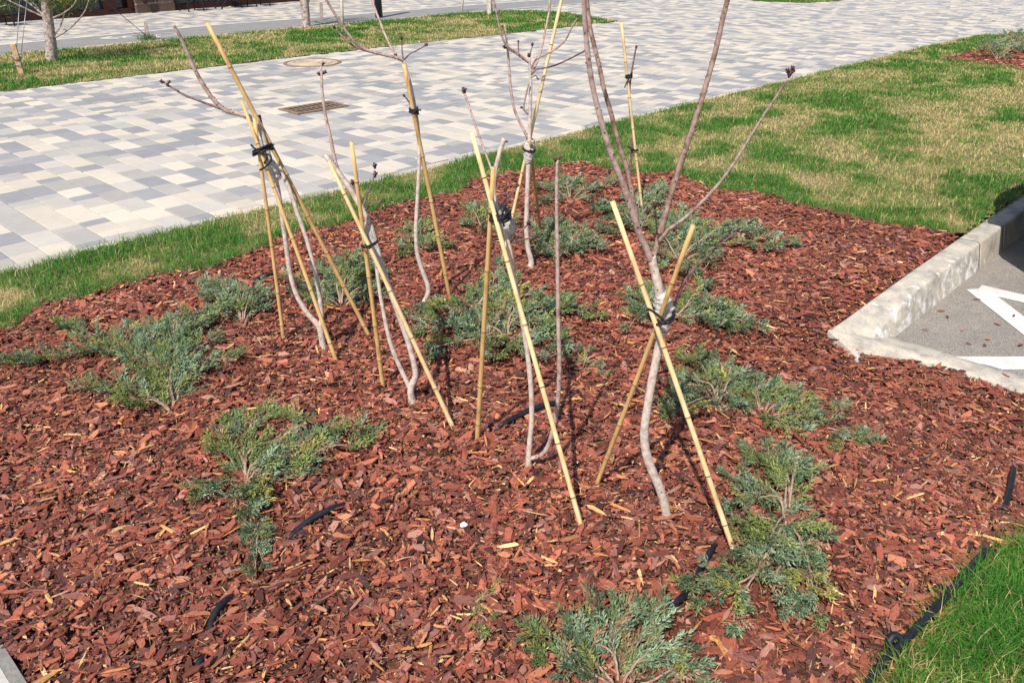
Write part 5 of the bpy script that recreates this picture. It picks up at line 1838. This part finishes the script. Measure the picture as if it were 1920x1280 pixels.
hose('black hose along the edge of the lower right grass', [(1600, 1330, 0.016), (1645, 1262, 0.026), (1700, 1208, 0.036), (1760, 1145, 0.040), (1800, 1100, 0.040), (1832, 1060, 0.034), (1850, 1030, 0.006), (1870, 985, -0.01), (1888, 935, 0.020), (1897, 890, 0.020), (1900, 870, -0.01)], 0.0115)
hose('black hose showing through the chips near the bottom left', [(360, 1275, -0.02), (375, 1248, 0.016), (388, 1215, -0.012), (398, 1172, 0.018), (414, 1148, 0.026), (430, 1128, 0.018), (455, 1100, -0.02)], 0.010)
hose('black hose emerging below the yellow tinged juniper', [(520, 1025, -0.02), (553, 1003, 0.014), (590, 980, 0.026), (620, 965, 0.026), (640, 953, 0.016), (680, 935, -0.02)], 0.011)
hose('black hose behind the yellow tinged juniper', [(550, 822, -0.02), (575, 810, 0.018), (605, 803, 0.024), (635, 795, 0.016), (665, 785, -0.02)], 0.010)
hose('black hose crossing behind the two stemmed sapling', [(915, 812, -0.02), (945, 799, 0.016), (975, 785, 0.024), (1005, 774, 0.028), (1035, 764, 0.024), (1065, 752, -0.01), (1085, 738, 0.014), (1100, 725, -0.02)], 0.0115)
hose('black hose between the bottom juniper and the tall right juniper', [(1215, 1190, -0.02), (1240, 1168, 0.016), (1268, 1138, 0.024), (1295, 1108, 0.014), (1315, 1070, 0.020), (1335, 1035, 0.020), (1350, 1010, -0.02)], 0.0105)
hose('short black hose piece at the left back of the bed', [(470, 531, -0.02), (483, 527, 0.020), (500, 523, 0.026), (515, 518, 0.018), (530, 513, -0.02)], 0.010)
# hose stub loop by the grass corner
m = MB()
c = gp(1675, 1225, bedz)
m.tube(spline(np.array([c + [0.0, 0.0, 0.0], c + [-0.012, 0.01, 0.03], c + [0.0, 0.022, 0.045], c + [0.02, 0.02, 0.035], c + [0.03, 0.0, 0.0]]), 6), 0.010, 9)
obj('hose_stub', m.build('hose_stub', M_HOSE), label='curled black hose end standing up beside the lower right grass', cat='hose')
# white pebble
p = gp(870, 995, bedz)
m = MB()
R = np.random.RandomState(3)
vs = []
for i in range(5):
    for k in range(7):
        a, t = 2 * math.pi * k / 7, math.pi * (i + 0.5) / 5
        r = 0.011 * (0.8 + 0.4 * R.rand())
        vs.append(p + np.array([math.cos(a) * math.sin(t) * r * 1.2, math.sin(a) * math.sin(t) * r, 0.026 + math.cos(t) * r * 0.8]))
m.add(vs, [(i * 7 + k, i * 7 + (k + 1) % 7, (i + 1) * 7 + (k + 1) % 7, (i + 1) * 7 + k) for i in range(4) for k in range(7)] + [tuple(range(7)), tuple(range(28, 35))])
obj('pebble', m.build('pebble', M_PEBBLE, False), label='small white pebble on the bark chips in the foreground', cat='pebble')

# ------------------------------------------------------------------ far lawn strip: trees, posts, lamp post


def post(label, top, bot, wpx, mat, name='wooden_post', square=True, extra=None, cat='post', group='posts on the far lawn strip'):
    b = on_z(bot[0], bot[1], 0.0)
    e = at(top[0], top[1], b[1])
    w = wpx / 2 / FPX * depth_of(b)
    d = e - b
    m = MB()
    if square:
        d_ = d / np.linalg.norm(d)
        ax = np.array([0.94, 0.34, 0]) * w
        ay = np.array([-0.34, 0.94, 0]) * w
        pts = [b - d_ * 0.1]
        vs = []
        for s, sc in ((-0.1, 1), (np.linalg.norm(d) - 0.015, 1), (np.linalg.norm(d), 0.8)):
            for sx, sy in ((-1, -1), (1, -1), (1, 1), (-1, 1)):
                vs.append(b + d_ * s + ax * sx * sc + ay * sy * sc)
        m.add(vs, [(k, (k + 1) % 4, 4 + (k + 1) % 4, 4 + k) for k in range(4)] + [(4 + k, 4 + (k + 1) % 4, 8 + (k + 1) % 4, 8 + k) for k in range(4)] + [(8, 9, 10, 11)])
    else:
        m.tube([b - [0, 0, 0.1], b + d * 0.5, e], [w, w * 0.97, w * 0.93], 12)
    return obj(name, m.build(name, mat, not square), label=label, cat=cat, group=group), b, e


post('leaning brown wooden peg nearest the left edge', (24, 83), (41, 141), 9, M_POST2)
m = MB()
for t in (0.42, 0.47, 0.66):
    b, e = on_z(41, 141), at(24, 83, on_z(41, 141)[1])
    c = b + (e - b) * (1 - t)
    m.tube([c + np.array([math.cos(a) * 0.055, math.sin(a) * 0.055, 0.004 * math.sin(3 * a)]) for a in np.linspace(0, 2 * math.pi, 16)], 0.006, 5)
obj('wire_binding', m.build('wire_binding', M_WIRE), label='grey wire wound round the leaning brown peg', cat='wire')
for k, (a, b) in enumerate((((39, -30), (30, 105)), ((54, -30), (39, 105)))):
    m = MB()
    Yp = on_z(41, 141)[1]
    m.tube([at(*a, Yp + 0.5), at(*b, Yp)], 0.005, 5)
    obj('guy_wire', m.build('guy_wire', M_WIRE), label=['left strand of the guy wires rising from the leaning peg', 'right strand of the guy wires rising from the leaning peg'][k], cat='wire')
post('short grey post in a tuft of grass by the bicycle sign', (273, 40), (277, 76), 6.5, M_POST)
m = MB()
Yp = on_z(277, 76)[1]
m.tube([at(273, 66, Yp - 0.05), at(222, 24, Yp + 0.6), at(190, -4, Yp + 1.0)], 0.006, 5)
obj('guy_wire', m.build('guy_wire', M_BLACK), label='dark guy wire running up left from the short grey post', cat='wire')
post('thin grey post right of the far tree trunk', (602, 5), (603, 38), 5.5, M_POST)
post('pale white post left of the black lamp post', (639, -60), (642, 63), 6, M_WHITEPOST, square=False)
post('pale prop at the left of the far tripod, on the lawn edge', (872, -50), (865, 22), 4.6, M_WHITEPOST, square=False)
post('pale square prop at the middle of the far tripod', (914, -50), (917, 29), 6, M_WHITEPOST)
post('pale prop at the right end of the far lawn', (1034, -50), (1029, 24), 5.2, M_WHITEPOST, square=False)
post('slim dark tree stem behind the middle tripod prop', (919, -60), (922, 23), 3.4, M_TRUNK, name='slim_tree_stem', square=False, cat='tree')
# tufts round the post
lp, b, e = post('black lamp post standing on the far lawn strip', (699, -120), (711, 34), 14, M_BLACK, name='lamp_post', square=False, cat='lamp post', group=None)


def far_tree(label, pts, base_px, branches, needles, seed):
    b = on_z(*base_px)
    root = empty('tree', b, label, 'tree', 'trees on the far lawn strip')
    C = limb(pts, b[1], 0.0, 6)
    R = np.random.RandomState(seed)
    m = MB()
    rad = C[:, 3] * (1 + 0.06 * (R.rand(len(C)) - 0.5))
    m.tube(C[:, :3], rad, 14)
    obj('trunk', m.build('trunk', M_TRUNK), parent=root)
    for br in branches:
        q, dY = br
        Cb = limb(q, b[1], dY, 6)
        m = MB()
        m.tube(Cb[:, :3], Cb[:, 3], 7)
        obj('branch', m.build('branch', M_TRUNK), parent=root)
    if needles:
        Bs, Ds = [], []
        for (qx, qy, dy, s) in needles:
            p = at(qx, qy, b[1] + dy)
            n = int(420 * s)
            Bs.append(p + R.randn(n, 3) * np.array([0.16, 0.16, 0.10]) * s)
            Ds.append(R.randn(n, 3) + np.array([0, 0, 0.3]))
        Bs, Ds = np.concatenate(Bs), np.concatenate(Ds)
        n = len(Bs)
        col = np.array([[0.10, 0.14, 0.035], [0.07, 0.11, 0.03], [0.15, 0.17, 0.045]])[R.randint(0, 3, n)]
        prisms(Bs, Ds, 0.05 + 0.05 * R.rand(n), np.full(n, 0.0035), 'crown', M_PINE, col, parent=root)
    return root


ndl = [(105, 3, 0.0, 0.8), (118, -6, -0.1, 1.0), (132, -10, 0.1, 1.0), (150, -2, 0.05, 0.6), (90, -30, 0.2, 1.2), (60, -30, 0, 1.1), (30, -20, 0, 1.0), (130, -40, 0, 1.2), (165, -20, 0, 0.8), (5, 12, 0.1, 0.6), (80, -70, 0.1, 1.5), (110, -90, -0.2, 1.4), (50, -90, 0.2, 1.3), (85, -140, 0, 1.6), (78, -190, 0, 1.3)]
far_tree('flaky barked tree at the left with bare lower branches', [(98, 120, 25), (97, 112, 22), (95, 80, 20), (91, 45, 19), (87, 10, 18), (84, -40, 17), (82, -110, 14), (80, -200, 9)], (98, 116),
         [([(100, 34, 4.4), (120, 25, 3.6), (138, 10, 3), (147, -8, 2.4)], -0.2), ([(103, 71, 3.4), (122, 60, 2.8), (143, 42, 2.6), (160, 20, 2.2), (168, -4, 2)], -0.3), ([(102, 67, 3.2), (113, 50, 2.8), (120, 28, 2.4), (124, 5, 2)], 0.2),
          ([(82, 32, 4), (60, 22, 3.2), (35, 10, 2.8), (8, -2, 2.4)], -0.1), ([(82, 29, 4.4), (62, 12, 3.4), (40, -4, 3)], 0.3), ([(90, 10, 3), (110, -5, 2.6), (128, -20, 2)], 0.1), ([(95, 48, 2), (70, 14, 2), (60, 5, 1.6)], 0.3), ([(120, 62, 2), (124, 57, 1.6), (118, 55, 1.4)], -0.3), ([(12, 10, 1.8), (0, 13, 1.6), (-15, 14, 1.4)], 0.1)], ndl, 3)
far_tree('rough barked tree trunk behind the middle of the far lawn', [(575, 54, 18), (574, 46, 15.5), (573, 25, 15), (570, 0, 16), (567, -30, 15), (560, -90, 12), (556, -160, 8)], (575, 51),
         [([(572, 20, 7), (577, 0, 8), (584, -30, 7), (590, -90, 5)], 0.1), ([(566, -30, 5), (540, -50, 4), (520, -80, 3)], 0.1)], [(560, -120, 0, 1.6), (585, -110, 0, 1.6), (530, -80, 0, 1.2), (560, -170, 0, 1.4)], 5)
# grass tuft round the short post
b = on_z(277, 76)
R = np.random.RandomState(8)
n = 130
Bs = b + np.stack([R.randn(n) * 0.06, R.randn(n) * 0.05, np.zeros(n)], -1)
Ds = np.stack([R.randn(n) * 0.35, R.randn(n) * 0.35, np.ones(n)], -1)
prisms(Bs, Ds, 0.06 + 0.10 * R.rand(n), np.full(n, 0.005), 'grass_tuft', M_GRASS, np.tile(np.array([[0.05, 0.12, 0.02]]), (n, 1)) * (0.6 + 0.8 * R.rand(n))[:, None], label='dark green grass tuft around the short grey post', cat='grass tuft')

# ------------------------------------------------------------------ shop front


def along(px_):
    """distance along the facade foot whose picture column is px_"""
    lo, hi = -30.0, 60.0
    for _ in range(60):
        s = (lo + hi) / 2
        if proj(FA + fdir * s)[0] < px_:
            lo = s
        else:
            hi = s
    return lo


shop = empty('shop_front', FA, 'low brown brick shop front with red brown glazing at the top left', 'building')


def fbox(name, s0, s1, z0, z1, d0, d1, mat, parent=shop):
    m = MB()
    c = FA + fdir * (s0 + s1) / 2 + fnrm * (d0 + d1) / 2 + np.array([0, 0, (z0 + z1) / 2])
    m.box(c, fdir * (s1 - s0) / 2, fnrm * (d1 - d0) / 2, (0, 0, (z1 - z0) / 2))
    return obj(name, m.build(name, mat, False), parent=parent)


sP0, sP1 = along(257), along(330)
fbox('rear_wall', along(-400), along(700), -0.2, 3.6, -0.9, -0.5, M_PLASTER)
fbox('lintel', along(-400), along(700), 2.7, 3.6, -0.5, 0.02, M_PLASTER)
fbox('mortar_core', sP0 + 0.03, sP1 - 0.03, -0.1, 2.7, -0.42, -0.012, M_MORTAR)
bw, bh = (sP1 - sP0) / 2.9, 0.20
row = 0
while row * bh < 1.6:
    s = sP0 - (bw / 2 if row % 2 else 0)
    while s < sP1 - 0.01:
        a, b_ = max(s, sP0), min(s + bw, sP1)
        if b_ - a > 0.05:
            fbox('brick', a + 0.016, b_ - 0.016, row * bh + 0.016, (row + 1) * bh - 0.016, -0.3, 0.012 + 0.004 * rng.random(), M_BRICK)
        s += bw
    row += 1


def window(xs, xe, mull, sill=0.0):
    s0, s1 = along(xs), along(xe)
    fbox('glass', s0, s1, 0.05, 2.68, -0.30, -0.27, M_GLASS)
    fbox('bottom_rail', s0, s1, 0.0, 0.12, -0.26, -0.10, M_FRAME)
    for a, w in mull:
        sa = along(a)
        fbox('mullion', sa, sa + w, 0.122, 2.68, -0.268, -0.08, M_FRAME)


window(-330, 257, [(-330, 0.1), (-200, 0.12), (-90, 0.14), (0, 0.10), (131, 0.14), (208, 0.22), (250, 0.09)])
window(331, 700, [(331, 0.08), (478, 0.10), (560, 0.10), (640, 0.1)])
m = MB()
c = FA + fdir * along(268) + fnrm * 0.10
m.tube([c + [0, 0, 2.6], c + [0, 0, 0.42], c + fnrm * 0.02 + [0, 0, 0.34], c + fnrm * 0.12 + [0, 0, 0.24]], 0.055, 12)
obj('downpipe', m.build('downpipe', M_FRAME), parent=shop)


def cafe_table(label, px_, off, group):
    c = FA + fdir * along(px_) + fnrm * off
    c[2] = 0
    t = empty('cafe_table', c, label, 'table', group)
    m = MB()
    m.tube([c + [0, 0, 0.70], c + [0, 0, 0.73]], 0.34, 24)
    obj('top', m.build('top', M_BLACK, False), parent=t)
    for s in (-1, 1):
        for d in (-1, 1):
            m = MB()
            m.tube([c + fdir * 0.30 * s + fnrm * 0.14 * d, c - fdir * 0.24 * s + fnrm * 0.14 * d + [0, 0, 0.70]], 0.018, 8)
            obj('leg', m.build('leg', M_BLACK), parent=t)
    return t


def cafe_chair(label, px_, off, group):
    c = FA + fdir * along(px_) + fnrm * off
    c[2] = 0
    t = empty('cafe_chair', c, label, 'chair', group)
    m = MB()
    m.box(c + [0, 0, 0.45], fdir * 0.2, fnrm * 0.2, (0, 0, 0.015))
    obj('seat', m.build('seat', M_BLACK, False), parent=t)
    m = MB()
    m.box(c - fnrm * 0.2 + [0, 0, 0.72], fdir * 0.2, fnrm * 0.012, (0, 0, 0.12))
    obj('backrest', m.build('backrest', M_BLACK, False), parent=t)
    for s in (-1, 1):
        for d in (-1, 1):
            m = MB()
            m.tube([c + fdir * 0.2 * s + fnrm * 0.2 * d, c + fdir * 0.19 * s + fnrm * 0.19 * d + [0, 0, 0.44 if d > 0 else 0.84]], 0.014, 8)
            obj('leg', m.build('leg', M_BLACK), parent=t)


cafe_chair('black metal cafe chair beside the brick pier', 341, 0.45, 'cafe furniture')
cafe_table('black cafe table with crossed legs between the two chairs', 412, 0.40, 'cafe furniture')
cafe_chair('black metal cafe chair at the right of the cafe table', 466, 0.45, 'cafe furniture')
cafe_chair('black metal cafe chair at the far left edge before the shop glazing', -22, 0.6, 'cafe furniture')

# ------------------------------------------------------------------ parked car (stands just outside the right edge; its shadow falls on kerb and grass)
CARU, CARV = 5.41, -1.34
car = empty('parked_car', W(CARU + 0.9, CARV + 2.1, Z_ASPH), 'dark parked car just beyond the right edge, its nose shading kerb and grass', 'car')
prof = [(0.18, 0.28), (0.10, 0.45), (0.02, 0.62), (0.0, 0.80), (0.06, 0.92), (0.7, 1.02), (1.1, 1.08), (1.7, 1.58), (2.2, 1.70), (3.6, 1.68), (4.2, 1.2), (4.35, 0.9), (4.3, 0.4), (4.2, 0.28)]
ws = [0, .12, .3, .55, .8, 1.0]
m = MB()
rows = []
for s in (-1, -0.94, -0.8, -0.4, 0, 0.4, 0.8, 0.94, 1):
    r = []
    for (l, h) in prof:
        tuck = (abs(s) ** 6) * 0.10
        nose = (s * s) * 0.28 * (1 if l < 0.6 else 0.5 if l < 1.0 else (-0.6 if l > 3.9 else 0))
        hw = 0.88 - (0.16 * max(0, (h - 1.08) / 0.5))
        hh = h - 0.05 * abs(s) ** 4
        r.append(W(CARU + 0.9 + s * hw, CARV + l + nose, Z_ASPH + hh))
    rows.append(r)
vs = [p for r in rows for p in r]
K = len(prof)
fs = [(i * K + k, i * K + (k + 1) % K, (i + 1) * K + (k + 1) % K, (i + 1) * K + k) for i in range(8) for k in range(K)] + [tuple(range(K)), tuple(range(8 * K, 9 * K))]
m.add(vs, fs)
obj('body', m.build('body', M_CAR), parent=car)
for nm, l0, l1, h0, h1, mt in (('side_window', 1.7, 3.6, 1.14, 1.52, M_GLASS),):
    for s in (-1, 1):
        m = MB()
        pts = [(l0 - 0.35, h0), (l1 + 0.1, h0), (l1 - 0.35, h1), (l0 + 0.15, h1)]
        vv = []
        for o_ in (0.0, 0.012):
            for l, h in pts:
                hw = 0.88 - 0.16 * max(0, (h - 1.08) / 0.5) + o_ - 0.004
                vv.append(W(CARU + 0.9 + s * hw, CARV + l, Z_ASPH + h - 0.04))
        m.add(vv, [(4, 5, 6, 7)] + [(k, (k + 1) % 4, 4 + (k + 1) % 4, 4 + k) for k in range(4)])
        obj(nm, m.build(nm, mt, False), parent=car)
for s in (-1, 1):
    for l in (0.85, 3.45):
        c = W(CARU + 0.9 + s * 0.80, CARV + l, Z_ASPH + 0.31)
        ax = np.array([CU, SU, 0])
        m = MB()
        m.tube([c - ax * 0.1, c - ax * 0.09, c + ax * 0.09, c + ax * 0.1], [0.27, 0.31, 0.31, 0.27], 24)
        w_ = obj('wheel', m.build('wheel', M_TYRE), parent=car)
        m = MB()
        m.tube([c - ax * 0.104, c + ax * 0.104], 0.19, 20)
        obj('rim', m.build('rim', M_RIM, False), parent=w_)
    m = MB()
    c = W(CARU + 0.9 + s * 0.62, CARV + 0.19, Z_ASPH + 0.78)
    m.box(c, np.array([CU, SU, 0]) * 0.14, np.array([SU, -CU, 0]) * 0.05, (0, 0, 0.05))
    obj('headlight', m.build('headlight', M_LAMPG, False), parent=car)

for o in list(bpy.data.objects):
    if '_base' in o:
        del o['_base']
